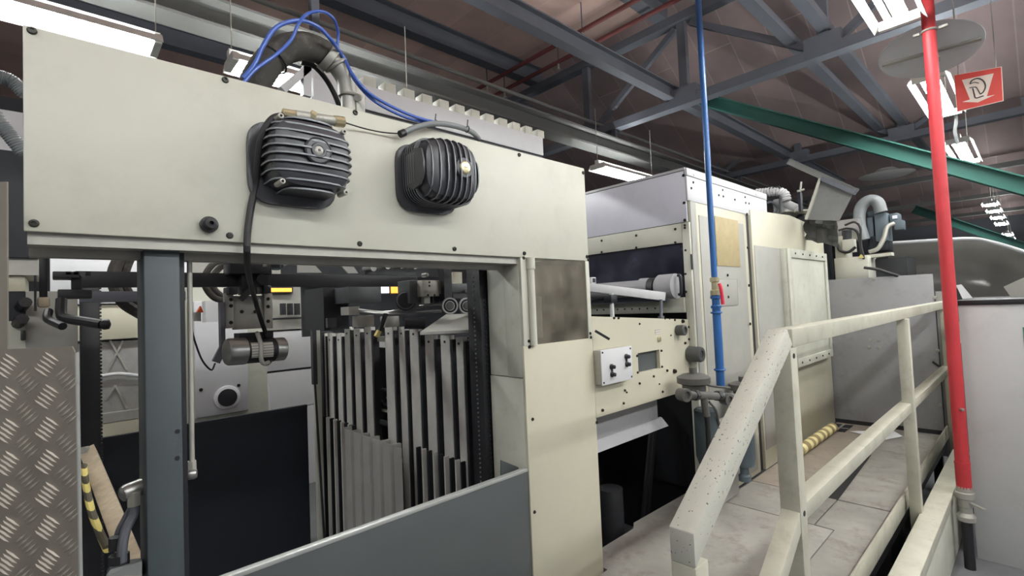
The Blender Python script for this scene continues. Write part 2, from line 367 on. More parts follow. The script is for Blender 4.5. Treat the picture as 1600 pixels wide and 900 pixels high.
# column
cx0, cx1 = 1.36, 1.80
cp = MB().box(cx0, cx1, 1.40, 1.412, 0, 1.463, .002).build('column_front', 'cream_warm', df)
MB().box(cx0, cx0+.012, 1.413, 1.50, 1.336, 1.815, .0015).build('column_side', 'cream_dirty', df)
MB().box(cx0+.003, cx0+.015, 1.503, 1.612, 1.336, 1.815, .0015).build('column_side', 'cream_dirty', df)
MB().box(cx0, cx0+.012, 1.413, 1.612, 0, 1.333, .0015).build('column_side', 'cream_dirty', df)
MB().box(cx0+.02, cx1-.004, 1.60, 1.612, 0, 1.815).box(cx1-.016, cx1-.004, 1.413, 1.60, 0, 1.815).build('column_back', 'dark', df)
MB().box(1.362, 1.397, 1.399, 1.412, 1.463, 1.816, .001).build('window_trim', 'cream', df)
MB().box(1.774, 1.799, 1.399, 1.412, 1.463, 1.816, .001).build('window_trim', 'cream', df)
MB().box(1.386, 1.774, 1.404, 1.408, 1.463, 1.816).build('window_pane', 'window', df)
MB().cyl((1.408, 1.39, 1.463), (1.408, 1.39, 1.77), .0145).cyl((1.408, 1.39, 1.77), (1.408, 1.39, 1.816), .0185).build('conduit_pipe', 'cream', df)
MB().cyl((1.52, 1.56, 1.75), (1.52, 1.54, 1.75), .05, 24).cyl((1.56, 1.52, 1.48), (1.56, 1.52, 1.66), .028).box(1.45, 1.5, 1.5, 1.56, 1.48, 1.58).build('column_mechanism', 'cream_dirty', df)
MB().box(1.47, 1.72, 1.5, 1.52, 1.46, 1.50).box(1.64, 1.70, 1.48, 1.54, 1.5, 1.8).build('column_mechanism', 'black', df)
for (x, y) in ((818,403),(919,406),(826,533),(827,542),(922,521),(923,527),(832,655),(932,660),(835,800),(940,762)):
    screw(cp, P(x, y, Y=1.40), (0, -1, 0), .007, .005)
MB().bar(P(930, 517, Y=1.37), P(952, 530, Y=1.33), .011, .011).build('pull_handle', 'black', df)
# post
MB().box(.155, .2275, 1.44, 1.57, 0, 1.832, .004).build('post', 'grey_post', df)
for y in (674, 716):
    q = P(277, y, Y=1.44)
    MB().lathe(q, (0, -1, 0), [(.0055, -.001), (.0055, .0006)], 14).build('bolt_hole', 'black', df)
MB().bar((.2365, 1.5, 1.832), (.2365, 1.5, .9), .012, .05, (0, 1, 0)).build('cable_duct', 'black', df)
# guard across the bay front
g = MB().box(.24, 1.357, 1.405, 1.425, .06, .972, .001).build('guard_panel', 'grey_guard', df)
o = MB().box(.24, 1.357, 1.403, 1.428, .972, .984, .002).build('guard_edge', 'edge', df); o['label'] = 'bright worn top edge'
MB().prism([P(783,719,Y=1.46), P(822,735,Y=1.46), P(822,760,Y=1.46), P(783,760,Y=1.46)], (0, .005, 0)).build('guard_bracket', 'grey_guard', df)

# --- the two finned motors
def finned(name, lab, p, s, vertical):
    """square finned housing: flange on the panel, dished core, fins, boss"""
    t = thing(name, lab, 'motor', (p[0], 1.40, p[2]), 'finned motors on the crossbeam')
    W, H, D = s
    def outline(w, h, n=40, e=5):
        r = []
        for k in range(n):
            a = 2*math.pi*k/n; ca, sa = math.cos(a), math.sin(a)
            r.append((math.copysign(abs(ca)**(2/e), ca)*w, math.copysign(abs(sa)**(2/e), sa)*h))
        return r
    X, Z = p[0], p[2]
    MB().prism([(X + a - .018, 1.399, Z + b - .012) for a, b in outline(.117, .112, 48, 4.5)], (0, -.016, 0), .004).build('flange', 'motor', t)
    # core: rounded block thinning towards the front
    b = MB(); rings = []
    for y, k in ((1.384, .93), (1.40-D*.72, .93), (1.40-D*.88, .86), (1.40-D*.97, .68), (1.40-D, .42)):
        rings.append([b.bm.verts.new((X + u, y, Z + v)) for u, v in outline(W*k, H*k, 40, 3.6)])
    for A, B in zip(rings, rings[1:]):
        for j in range(40): b.bm.faces.new((A[j], A[(j+1) % 40], B[(j+1) % 40], B[j]))
    b.bm.faces.new(rings[0][::-1]); b.bm.faces.new(rings[-1])
    b.build('core', 'motor', t)
    nf = 10
    for k in range(nf):
        u = (-1 + 2*(k + .5)/nf)*1.04
        f = (1 - min(abs(u), .97)**3.2)**(1/3.2)
        half = (H if vertical else W)*f
        dep = D*(.80 + .24*(1 - u*u))
        prof = [(-half, 1.384), (-half, 1.40-dep*.66), (-half*.96, 1.40-dep*.82), (-half*.85, 1.40-dep*.93), (-half*.65, 1.40-dep*1.01), (-half*.35, 1.40-dep*1.055), (0, 1.40-dep*1.07)]
        prof = prof + [(-a, y) for a, y in prof[:-1][::-1]]
        th = .0045
        if vertical: poly = [(X + u*W - th/2, y, Z + a) for a, y in prof]; vec = (th, 0, 0)
        else: poly = [(X + a, y, Z + u*H - th/2) for a, y in prof]; vec = (0, 0, th)
        fo = MB().prism(poly, vec).build('fin', 'motor', t); fo.data.materials.append(M['fin_glint_edge']); ax_ = 0 if vertical else 2
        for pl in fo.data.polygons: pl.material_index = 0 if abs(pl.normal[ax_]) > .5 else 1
    if vertical:
        for k in range(6):
            yy = 1.378 - .0125*k
            fo = MB().prism([(X + a, yy, Z + b_) for a, b_ in outline(W*1.02, H*1.02, 48, 4)], (0, -.0035, 0)).build('ring_rib', 'motor', t); fo.data.materials.append(M['fin_glint_edge'])
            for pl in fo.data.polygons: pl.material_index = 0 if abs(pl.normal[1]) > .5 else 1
    return t, X, Z, D
m1, X1, Z1, Dm = finned('finned_motor', 'black motor with level fins, on the crossbeam beside the hanging black cable', (.506, 0, 2.046), (.113, .100, .125), False)
bo = MB().lathe((X1+.004, 1.29, Z1+.006), (0, -1, 0), [(.036, 0), (.036, .024), (.033, .0265), (.031, .0245), (.021, .0245), (.019, .029), (.013, .029), (.011, .026)], 28).build('boss', 'motor', m1)
MB().lathe((X1+.004, 1.266, Z1+.006), (0, -1, 0), [(.012, -.004), (.012, .003), (.008, .005), (.004, .005), (.004, .0)], 18).build('centre_bolt', 'zinc', bo)
for sx, sz in ((-.082, .085), (.085, .08), (-.082, -.083), (.085, -.09)):
    MB().lathe((X1+sx, 1.33, Z1+sz), (0, -1, 0), [(.007, 0), (.007, .045), (.0035, .046), (.0035, .03)], 12).build('tie_bolt', 'zinc', m1)
cn = MB().cyl(P(461, 180, Y=1.33), P(530, 190, Y=1.33), .0135).build('junction_sleeve', 'zinc', m1)
for a, b, r in (((442,177),(461,180),.0125), ((484,180),(491,184),.0165), ((522,189),(537,191),.0155)): MB().cyl(P(*a, Y=1.33), P(*b, Y=1.33), r, 10).build('gland', 'brass', m1)
m2, X2, Z2, Dm = finned('finned_motor', 'black motor with upright fins, farther from the hanging black cable', (.945, 0, 2.072), (.116, .104, .15), True)
bo = MB().lathe((X2+.028, 1.268, Z2+.005), (0, -1, 0), [(.034, 0), (.034, .026), (.031, .0285), (.024, .0285)], 28).build('boss', 'motor', m2)
MB().lathe((X2+.028, 1.244, Z2+.005), (0, -1, 0), [(.022, -.006), (.022, .006), (.018, .0105), (.008, .0125)], 24).box(X2+.022, X2+.034, 1.2285, 1.2325, Z2+.0035, Z2+.0065).build('brass_plug', 'brass', bo)
MB().prism([(X2-.117, y, Z2+z) for y, z in ((1.36, .045), (1.31, .06), (1.27, .05), (1.258, .01), (1.26, -.03), (1.28, -.06), (1.32, -.07), (1.36, -.05))], (.006, 0, 0)).build('side_disc', 'motor', m2)

# --- cables and hoses around the crossbeam
def cable(name, lab, pts, r, mat, cat='cable', group=None, rf=None, n=10, k=6):
    return tag(MB().tube(pts, r, n, k, rf).build(name, mat), lab, cat, group)
cable('power_cable', 'thick black cable hanging from the level-finned motor down to the small steel motor',
      [P(446,180,Y=1.345), P(425,186,Y=1.325), P(408,215,Y=1.335), P(402,260,Y=1.365), P(399,290,Y=1.388), P(392,325,Y=1.388), P(387,362,Y=1.388), P(386,396,Y=1.385), P(388,425,Y=1.6), P(396,460,Y=2.0), P(408,500,Y=2.2), P(420,535,Y=2.25), P(424,556,Y=2.24), P(418,568,Y=2.23), P(408,563,Y=2.24), P(405,540,Y=2.27), P(402,520,Y=2.33)], .0088, 'rubber')
cable('thin_wire', 'thin black wire joining the two finned motors across the cream panel', [P(537,191,Y=1.37), P(570,201,Y=1.385), P(600,207,Y=1.385), P(628,209,Y=1.375)], .0022, 'rubber', 'wire')
t = thing('flexible_conduit', 'short grey conduit arching over the upright-finned motor', 'conduit', P(690,210,Y=1.38))
MB().tube([P(628,209,Y=1.37), P(650,199,Y=1.37), P(682,193,Y=1.37), P(715,198,Y=1.38), P(738,207,Y=1.40), P(748,217,Y=1.43)], .0098, 12).build('sleeve', 'conduit', t)
MB().cyl(P(625,210,Y=1.37), P(632,207,Y=1.37), .012, 12).build('end_ring', 'black', t)
for q in ((680,193),(730,202)):
    MB().torus(P(*q, Y=1.375), (1, 0, -.1), .0112, .002, 16, 6).bar(P(q[0],q[1]-4,Y=1.37), P(q[0]+1,q[1]-15,Y=1.37), .003, .003).build('cable_tie', 'black', t)
YH = 1.52
t = thing('corrugated_hose', 'thick dusty black hose arching over the crossbeam into a grey elbow', 'hose', P(470,130,Y=YH))
def ribs(i, N): return .0408 + (.0007 if i % 2 else -.0005)
MB().tube([P(388,178,Y=YH+.02), P(392,150,Y=YH), P(407,115,Y=YH-.02), P(436,82,Y=YH-.03), P(472,72,Y=YH-.03), P(502,81,Y=YH), P(520,96,Y=YH)], .041, 18, 12, ribs).build('hose_body', 'hose', t)
MB().tube([P(512,88,Y=YH), P(528,105,Y=YH), P(540,125,Y=YH), P(544,150,Y=YH)], .031, 16).cyl(P(544,146,Y=YH), P(545,185,Y=YH), .0235).build('elbow_pipe', 'zinc', t)
MB().cyl(P(508,87,Y=YH), P(518,96,Y=YH), .046, 20).build('hose_clamp', 'zinc', t)
MB().torus(P(525,102,Y=YH), (P(535,118,Y=YH)-P(518,92,Y=YH)), .035, .006).build('pipe_ring', 'zinc', t)
MB().torus(P(545,150,Y=YH), (0, 0, 1), .027, .006).build('pipe_ring', 'zinc', t)
MB().box(*sorted((P(552,150,Y=YH).x, P(566,150,Y=YH).x)), YH-.02, YH+.02, P(560,185,Y=YH).z, P(560,140,Y=YH).z, .003).cyl(P(558,152,Y=YH-.03), P(566,152,Y=YH+.02), .012).build('pipe_bracket', 'zinc', t)
MB().torus(P(427,93,Y=YH-.028), (P(445,82,Y=YH)-P(415,105,Y=YH)), .0435, .0028, 26, 6).build('cable_tie', 'black', t)
BT = 'blue tubes looped over the corrugated hose'
cable('air_tube', 'thick blue tube arching closest over the black hose', [P(380,122,Y=1.435), P(398,100,Y=1.43), P(412,70,Y=1.43), P(433,42,Y=1.43), P(467,32,Y=1.43), P(497,42,Y=1.43), P(517,62,Y=1.43), P(530,80,Y=1.48), P(538,92,Y=1.49)], .006, 'blue', 'tube', BT)
cable('air_tube', 'blue tube making the highest loop and crossing under the black hose', [P(380,130,Y=1.425), P(400,108,Y=1.425), P(432,85,Y=1.425), P(455,62,Y=1.43), P(466,38,Y=1.425), P(480,22,Y=1.435), P(502,18,Y=1.435), P(520,28,Y=1.435), P(528,50,Y=1.475), P(528,75,Y=1.485), P(540,95,Y=1.49)], .0048, 'blue', 'tube', BT)
cable('air_tube', 'blue tube sagging from the elbow to the upright-finned motor, upper of two', [P(540,95,Y=1.485), P(552,118,Y=1.46), P(580,148,Y=1.45), P(625,173,Y=1.45), P(660,186,Y=1.44), P(690,193,Y=1.42)], .0055, 'blue', 'tube', BT)
cable('air_tube', 'blue tube sagging from the elbow to the upright-finned motor, lower of two', [P(545,105,Y=1.5), P(556,128,Y=1.47), P(585,158,Y=1.46), P(628,181,Y=1.455), P(662,191,Y=1.45), P(690,196,Y=1.43)], .005, 'blue', 'tube', BT)
cable('black_lead', 'black lead curving down under the corrugated hose beside the elbow', [P(470,97,Y=1.58), P(490,103,Y=1.58), P(508,122,Y=1.58), P(522,146,Y=1.58), P(531,168,Y=1.58)], .0085, 'rubber', 'cable')
# ================================================================ inside the delivery bay
def pbox(px0, py0, px1, py1, Y, d, b=0.0, mb=None):
    """upright box whose front face fills a measured rectangle on the plane Y, d deep"""
    a, c = P(px0, py0, Y=Y), P(px1, py1, Y=Y); e = P(px0, py1, Y=Y); f = P(px1, py0, Y=Y)
    x0 = (a.x+e.x)/2; x1 = (c.x+f.x)/2; z1 = (a.z+f.z)/2; z0 = (c.z+e.z)/2
    return (mb or MB()).box(x0, x1, Y, Y+d, z0, z1, b)
def lev(px, py, Y): return P(px, py, Y=Y)

# lifting columns with roller chains
def chain_column(lab, x0, x1, y0, y1, ztop, edge_x):
    t = thing('lifting_column', lab, 'column', ((x0+x1)/2, (y0+y1)/2, 0), 'lifting columns of the sheet pile')
    MB().box(x0, x1, y0, y1, 0, ztop, .002).build('column_channel', 'black', t)
    b = MB(); z = .05
    while z < ztop - .02:
        b.cyl((edge_x, y0-.004, z), (edge_x, y0+.02, z), .0065, 8); z += .019
    b.build('roller_chain', 'dark', t)
    return t
chain_column('black lifting column behind the tread plate, notched with chain down its edge', .100, .180, 3.46, 3.56, 1.86, .182)
lc = chain_column('black lifting column against the cream column, with a dotted chain', 1.335, 1.44, 1.63, 1.72, 1.80, 1.36)
chain_column('black lifting column at the far end of the strip gate', 1.385, 1.47, 3.47, 3.56, 1.5, 1.40)
b = MB()
for k in range(88): b.cyl((1.336, 1.672, .06+.0195*k), (1.3315, 1.672, .06+.0195*k), .0038, 8)
b.build('chain_pins', 'steel', lc)
o = MB().box(1.315, 1.36, 3.44, 3.47, 0, 1.70).build('upright_post', 'cream_dirty'); tag(o, 'slim cream upright standing at the corner of the dark rear guard', 'post')
o = MB().box(1.285, 1.312, 3.38, 3.42, 1.15, 1.72).bar((1.30, 3.40, 1.16), (1.34, 3.40, 0), .012, .012).build('cylinder_guide', 'dark'); tag(o, 'dark guide rod hanging in front of the slim cream upright', 'guide')
# rear and front guards
o = MB().box(.185, 1.31, 3.58, 3.60, 0, .985).box(.185, 1.31, 3.575, 3.605, .97, .99).build('rear_guard', 'dark_guard'); tag(o, 'dark blue rear guard sheet at the back of the bay', 'guard')
# strip gate along the right hand side of the bay, facing the opening
XS = 1.40
sg = thing('strip_gate', 'tall rack of grey upright slats above a corrugated sheet inside the bay', 'rack', (XS, 2.6, 0))
bars = [(504,521,6),(515,521,7),(529,521,7),(542,511,8),(557,514,9),(574,511,10),(607,511,12),(627,511,9),(646,512,13),(670,524,13),(695,524,14),(717,527,10)]
for px, py, w in bars:
    a, b_ = P(px-w/2, py, X=XS), P(px+w/2, py, X=XS)
    MB().box(XS, XS+.03, b_.y, a.y, .25, (a.z+b_.z)/2, .001).build('slat', 'bay_steel', sg)
    q = P(px, py+10, X=XS); MB().lathe(q, (-1, 0, 0), [(.006, 0), (.006, .004), (.003, .005)], 8).build('bolt', 'black', sg)
    MB().box(XS+.004, XS+.045, b_.y-.018, b_.y-.002, .2, (a.z+b_.z)/2-.02).build('slat_backing', 'dark', sg)
z = P(610, 530, X=XS).z
MB().box(XS+.031, XS+.045, 1.76, 3.45, z-.02, z+.012).build('crossbar', 'zinc', sg)
MB().box(XS+.03, XS+.05, 1.76, 3.45, .95, .975).box(XS+.03, XS+.05, 1.76, 3.45, .3, .33).build('crossbar', 'dark', sg)
XL = 1.385; zl = .912
for k in range(9):
    px = 508 + k*5.6; y = P(px, 700, X=XL).y
    MB().box(XL-.012, XL+.012, y-.012, y+.004, 0, zl).build('thin_strip', 'bay_steel' if k % 2 else 'pitch', sg)  # every other strip near black, standing in for shade between slats
ya, yb = P(648, 740, X=XL).y, P(554, 740, X=XL).y
lo = []; pitch = (yb - ya)/6
for k in range(6):
    y0 = ya + k*pitch
    for f, d in ((0, 0), (.66, 0), (.74, .05), (.92, .05)): lo.append((XL - .075 + d, y0 + f*pitch))
lo.append((XL - .075, yb)); b = MB()
for (xa, y0), (xb_, y1) in zip(lo, lo[1:]):
    b.prism([(xa, y0, 0), (xb_, y1, 0), (xb_ + .004, y1 + .001, 0), (xa + .004, y0 + .001, 0)], (0, 0, zl))
b.build('corrugated_sheet', 'ribbed', sg, 60)
for k in range(9):
    px = 655 + k*8.6; y = P(px, 740, X=XL).y
    MB().box(XL-.012, XL+.012, y-.006, y+.004, 0, zl).build('thin_strip', 'bay_steel' if k % 2 else 'pitch', sg)  # near-black strips again painted in as the dark between slats
MB().box(XS+.10, XS+.11, 1.75, 3.5, 0, 1.40).build('light_block_sheet', 'black', sg)  # added dark sheet that blocks light behind the slats
for k, zz in enumerate((.98, 1.02, 1.06, 1.10, 1.14)):
    MB().box(XS+.055, XS+.095, 1.9+.1*k, 2.7+.12*(k % 3), zz, zz+.014).build('stacked_blank', 'zinc' if k % 2 else 'dark', sg)

# cross rail, carriage and small motor
YR = 2.40
rl = thing('cross_rail', 'long dark flat rail running across the bay below the crossbeam', 'rail', P(380, 440, Y=YR))
pbox(118, 428, 652, 448, YR, .03, .001).build('rail_bar', 'dark', rl)
pbox(125, 455, 290, 471, YR+.2, .04, .001).build('under_bar', 'ironwork', rl)
pbox(300, 402, 762, 410, 1.95, .05).build('upper_bar', 'black', rl)
pbox(75, 391, 215, 401, 2.0, .04).build('upper_bar', 'zinc', rl)
cg = thing('motor_carriage', 'dark carriage plate clamped to the cross rail above the small motor', 'carriage', P(390, 490, Y=2.36))
pbox(364, 462, 414, 514, 2.36, .02, .002).build('carriage_plate', 'zinc', cg)
for x in (352, 413): pbox(x, 458, x+13, 513, 2.35, .035, .002).build('side_bracket', 'zinc', cg)
for (x, y) in ((361,468),(361,478),(361,504),(419,467),(419,479),(419,502),(378,487),(399,487)):
    screw(cg, P(x, y, Y=2.35), (0, -1, 0), .008, .004)
MB().bar(P(376,468,Y=2.3), P(412,432,Y=2.3), .02, .022).cyl(P(410,436,Y=2.27), P(410,436,Y=2.33), .022).build('clamp_lever', 'black', cg)
pbox(360, 410, 425, 428, 2.3, .12, .004).build('clamp_block', 'black', cg); pbox(378, 428, 402, 460, 2.32, .07, .003).build('clamp_block', 'black', cg); pbox(358, 448, 372, 460, 2.3, .1, .003).build('clamp_block', 'black', cg); pbox(412, 446, 424, 458, 2.3, .1, .003).build('clamp_block', 'black', cg)
pbox(422, 407, 440, 421, 2.3, .04, .003).build('sensor', 'pump', cg); pbox(425, 410, 437, 418, 2.296, .004).build('sensor_face', 'black', cg)
MB().cyl(P(415,413,Y=2.31), P(409,413,Y=2.31), .016).cyl(P(440,414,Y=2.31), P(458,406,Y=2.35), .012).build('sensor_plug', 'zinc', cg)
pbox(345, 472, 352, 545, 2.34, .04).bar(P(349, 543, Y=2.35), P(337, 566, Y=2.35), .02, .03).build('bent_strip', 'ironwork', cg)
sm = thing('small_motor', 'small steel cylinder motor with paper nameplate hanging under the carriage', 'motor', P(398, 550, Y=2.3))
pa, pb = P(357, 550, Y=2.24), P(444, 545, Y=2.265); ax = (pb-pa).normalized(); L = (pb-pa).length
MB().lathe(pa, ax, [(.03, -.012), (.05, -.008), (.055, .0), (.055, L*.27), (.05, L*.28)], 28).build('end_bell', 'steel', sm)
MB().lathe(pa + ax*L*.28, ax, [(.052, 0), (.052, L*.5)], 28).build('motor_body', 'black', sm)
MB().lathe(pa + ax*L*.78, ax, [(.045, 0), (.05, .005), (.05, L*.2), (.044, L*.22), (.02, L*.225)], 28).build('end_bell', 'steel', sm)
npz = []
for s in (-1, 1):
    for k in range(7):
        a = -.62 + 1.0*k/6
        npz.append((s, a))
b = MB(); u = V((0, 0, 1)); w = ax.cross(u).normalized()
if w.y > 0: w = -w
ring = [[b.bm.verts.new(pa + ax*L*f + (w*math.cos(a) + u*math.sin(a))*.0532) for a in [(-.55 + 1.25*k/7) for k in range(8)]] for f in (.31, .70)]
for k in range(7): b.bm.faces.new((ring[0][k], ring[0][k+1], ring[1][k+1], ring[1][k]))
b.build('nameplate', 'nameplate', sm)
MB().box((pa+ax*L*.2).x, (pa+ax*L*.8).x, 2.26, 2.34, (pa+ax*L*.5).z+.04, (pa+ax*L*.5).z+.075).build('mounting_foot', 'black', sm)
MB().tube([P(402,520,Y=2.22), P(408,540,Y=2.2), P(408,560,Y=2.19), P(412,568,Y=2.19), P(420,566,Y=2.2)], .009, 10).build('white_conduit', 'zinc', sm)
cable('thin_wire', 'thin black wire drooping beside the grey post to the bent strip', [P(299,512,Y=2.1), P(305,535,Y=2.15), P(316,563,Y=2.2), P(330,578,Y=2.3), P(336,568,Y=2.34)], .0035, 'rubber', 'wire')
# rod and fittings beside the grey post
t = thing('linkage_rod', 'thin grey rod ending in a bright ball joint beside the grey post', 'rod', P(298, 600, Y=1.5))
MB().cyl(P(296, 405, Y=1.50), P(300, 722, Y=1.50), .0062).build('rod', 'zinc', t)
MB().cyl(P(299.5, 720, Y=1.50), P(300, 733, Y=1.50), .0105, 6).build('rod_nut', 'zinc', t)
MB().lathe(P(291, 742, Y=1.50), (1, -.35, 0), [(.011, 0), (.013, .004), (.013, .018), (.010, .023), (.004, .024)], 18).build('ball_joint', 'steel', t)
t = thing('hose_fitting', 'steel hose fitting with two short hoses at the foot of the grey post', 'fitting', P(205, 800, Y=1.5))
MB().lathe(P(222, 760, Y=1.52), (-1, -.35, -.12), [(.02, 0), (.02, .035), (.017, .042), (.010, .046)], 20).build('fitting_body', 'steel', t)
MB().cyl(P(209, 768, Y=1.5), P(209, 790, Y=1.5), .014, 6).build('fitting_nut', 'zinc', t)
MB().tube([P(209,788,Y=1.5), P(208,805,Y=1.5), P(198,825,Y=1.49), P(192,850,Y=1.48), P(190,878,Y=1.48)], .0105).tube([P(204,795,Y=1.52), P(195,812,Y=1.52), P(186,830,Y=1.52), P(182,850,Y=1.52)], .008).build('short_hose', 'ironwork', t)
MB().cyl(P(183, 838, Y=1.5), P(183, 858, Y=1.5), .016, 8).cyl(P(186, 866, Y=1.49), P(186, 884, Y=1.49), .02, 8).build('lower_coupling', 'dark', t)
MB().hexa([P(166,900,Y=1.40), P(222,900,Y=1.40), P(222,900,Y=1.6), P(166,900,Y=1.6)], [P(172,890,Y=1.42), P(222,876,Y=1.42), P(222,872,Y=1.6), P(170,878,Y=1.6)]).build('fitting_shelf', 'grey_guard', t)
t = thing('timber_prop', 'raw timber batten leaning down between tread plate and grey post', 'batten', P(170, 800, Y=2.0))
MB().bar(P(138, 706, Y=2.65), P(212, 893, Y=1.75), .045, .05, (1, -.2, .3), .002).build('batten', 'wood', t)
MB().cyl(P(128, 706, Y=2.6), P(137, 704, Y=2.65), .018).build('batten_bolt', 'zinc', t)
M['striped'] = m_stripes('black and yellow stripes', col(222, 206, 120), col(74, 68, 52), 40, 2)
cable('striped_rope', 'yellow and black striped edge cord hanging along the timber batten', [P(131,728,Y=2.45), P(134,755,Y=2.3), P(142,795,Y=2.1), P(155,830,Y=1.95), P(168,858,Y=1.8)], .0105, 'striped', 'cord')
# hoses
for k, (pts, lab) in enumerate((
    ([(190,398),(178,425),(180,450),(194,474),(222,492)], 'grey brown hose bending behind the cross rail beside the grey post, outer of two'),
    ([(203,398),(193,425),(194,448),(205,466),(224,478)], 'grey brown hose bending behind the cross rail beside the grey post, inner of two'),
    ([(356,404),(334,412),(320,432),(322,450),(336,466),(356,470)], 'grey hose looped behind the carriage, outer of two'),
    ([(362,408),(344,418),(332,434),(334,450),(346,462),(360,465)], 'grey hose looped behind the carriage, inner of two'))):
    cable('loop_hose', lab, [P(x, y, Y=2.7+.04*k) for x, y in pts], .024 if k < 2 else .015, 'hose', 'hose', 'hoses looped behind the cross rail')
# clamps at the near end of the rail
t = thing('rail_clamp', 'dark rail clamp with two black lever handles above the tread plate', 'clamp', P(105, 460, Y=2.2))
pbox(82, 424, 124, 434, 2.2, .12, .003).build('clamp_plate', 'dark', t); pbox(112, 430, 128, 452, 2.22, .1, .003).build('clamp_jaw', 'dark', t); pbox(90, 452, 144, 466, 2.22, .08, .003).build('clamp_jaw', 'dark', t)
pbox(103, 424, 111, 429, 2.2, .05).build('clamp_screw', 'black', t); pbox(115, 424, 123, 429, 2.2, .05).build('clamp_screw', 'black', t); pbox(134, 424, 142, 429, 2.2, .05).build('clamp_screw', 'black', t)
MB().tube([P(96,468,Y=2.15), P(96,492,Y=2.12), P(105,498,Y=2.1), P(135,503,Y=2.05), P(160,507,Y=2.0)], .015, 10).lathe(P(163,507,Y=2.0), (1, -.2, 0), [(.012, -.01), (.017, 0), (.015, .012), (.004, .016)], 12).build('lever_handle', 'black', t)
MB().tube([P(76,486,Y=2.15), P(74,497,Y=2.12), P(82,503,Y=2.1), P(98,510,Y=2.05)], .012, 10).build('lever_handle', 'black', t)
t = thing('hanging_bar', 'dark square bar with a tan wooden foot hanging under the crossbeam end', 'bar', P(69, 430, Y=1.9))
pbox(61, 388, 74, 466, 1.9, .04, .001).build('square_bar', 'black', t)
pbox(58, 464, 78, 480, 1.89, .06, .006).build('wooden_foot', 'wood', t)
pbox(53, 430, 57, 486, 1.88, .02).build('latch_strip', 'black', t)
# near-left cabinet block behind the crossbeam end
t = thing('switch_cabinet', 'blue grey and cream cabinet block seen past the crossbeam end', 'cabinet', P(20, 400, Y=2.7))
a = P(60, 403, Y=2.7); tz = P(20, 236, Y=2.7).z
MB().box(-.6, a.x, 2.7, 3.2, a.z, tz).build('cabinet_upper', 'dark_guard', t)
def seg(y0, y1, x1, Y, mat, nm): 
    q0, q1 = P(x1, y0, Y=Y), P(x1, y1, Y=Y); MB().box(-.6, q0.x, Y, Y+.4, q1.z, q0.z).build(nm, mat, t)
seg(404, 430, 60, 2.72, 'zinc', 'cabinet_rail'); seg(431, 455, 39, 2.74, 'cream_warm', 'cabinet_strip'); seg(455.5, 500, 39, 2.74, 'dark_guard', 'cabinet_strip'); seg(501, 700, 40, 2.74, 'cream_dirty', 'cabinet_lower')
pbox(40, 455, 122, 640, 2.74, .4, .003).build('side_panel', 'inset', t)
for (x, y) in ((28,506),(33,480)): MB().cyl(P(x,y,Y=2.73), P(x+7,y-8,Y=2.66), .02, 10).build('cabinet_knob', 'black', t)
pbox(32, 516, 39, 532, 2.68, .06, .004).build('cabinet_knob', 'dark', t)
o = pbox(-60, 170, 52, 241, 2.95, .05).build('white_board', 'white'); tag(o, 'white board standing on the blue grey cabinet past the crossbeam end', 'board')
GC = 'corrugated conduits past the crossbeam end'
rf = lambda i, N: .023 + (.002 if i % 2 else -.001)
cable('corrugated_conduit', 'grey corrugated conduit crossing the white board above the blue grey cabinet', [P(-30,150,Y=2.5), P(0,192,Y=2.5), P(18,215,Y=2.5), P(38,240,Y=2.5)], .024, 'conduit', 'conduit', GC, rf, 10, 14)
cable('corrugated_conduit', 'grey corrugated conduit bending down against the dark background beside the crossbeam corner', [P(-30,112,Y=2.5), P(0,120,Y=2.5), P(20,128,Y=2.5), P(40,148,Y=2.5)], .024, 'conduit', 'conduit', GC, rf, 10, 14)
# machines across the next aisle
t = thing('padded_cabinet', 'pale cabinet with a quilted grey panel behind the grey post', 'cabinet', P(170, 690, Y=4.3))
pbox(78, 395, 296, 474, 4.3, .5, .004).build('upper_panel', 'white', t)
pbox(78, 476, 296, 529, 4.32, .5, .004).build('middle_panel', 'cream_warm', t)
pbox(120, 531, 296, 652, 4.36, .4, .004).build('quilted_panel', 'quilt', t)
for a, b_ in (((172,532),(198,578)),((192,532),(165,586)),((180,602),(165,625)),((180,602),(198,638))):
    MB().bar(P(*a, Y=4.35), P(*b_, Y=4.355), .012, .008, (0, 1, 0)).build('diagonal_strap', 'zinc', t)
MB().tube([P(156,588,Y=4.33), P(185,584,Y=4.33), P(220,587,Y=4.33)], .012).build('strap_rail', 'white', t)
pbox(120, 640, 296, 654, 4.30, .1).build('bottom_rail', 'zinc', t)
pbox(120, 655, 296, 720, 4.3, .5).build('plinth', 'cream_warm', t)
t = thing('vent_cabinet', 'white cabinet with a round black vent behind the small motor', 'cabinet', P(370, 650, Y=4.0))
q0, q1 = P(304, 645, Y=4.0), P(398, 500, Y=4.0)
MB().box(q0.x, P(420,600,Y=4.0).x, 4.03, 4.5, .3, 1.9, .004).build('cabinet_body', 'cream_dirty', t)
pbox(304, 470, 388, 648, 4.0, .03, .01).build('cabinet_door', 'white', t)
c = P(355, 621, Y=4.0)
MB().lathe(c, (0, -1, 0), [(.085, 0), (.085, .006), (.075, .01)], 28).build('vent_ring', 'white', t)
MB().lathe(c, (0, -1, 0), [(.062, .0105), (.062, .014)], 24).build('vent_opening', 'black', t)
for q in ((314,609),(373,602)): screw(t, P(*q, Y=4.0), (0, -1, 0), .012, .005)
pbox(321, 470, 345, 503, 3.6, .1).build('door_shelf', 'white', t)
t = thing('white_machine', 'long white machine with level grooves in the far aisle', 'machine', P(440, 640, Y=4.9))
pbox(300, 300, 640, 494, 4.95, .6).build('machine_top', 'inset', t)
pbox(300, 497, 640, 512, 4.9, .6).build('machine_rail', 'zinc', t)
pbox(300, 514, 640, 572, 4.92, .6, .004).build('machine_panel', 'white', t)
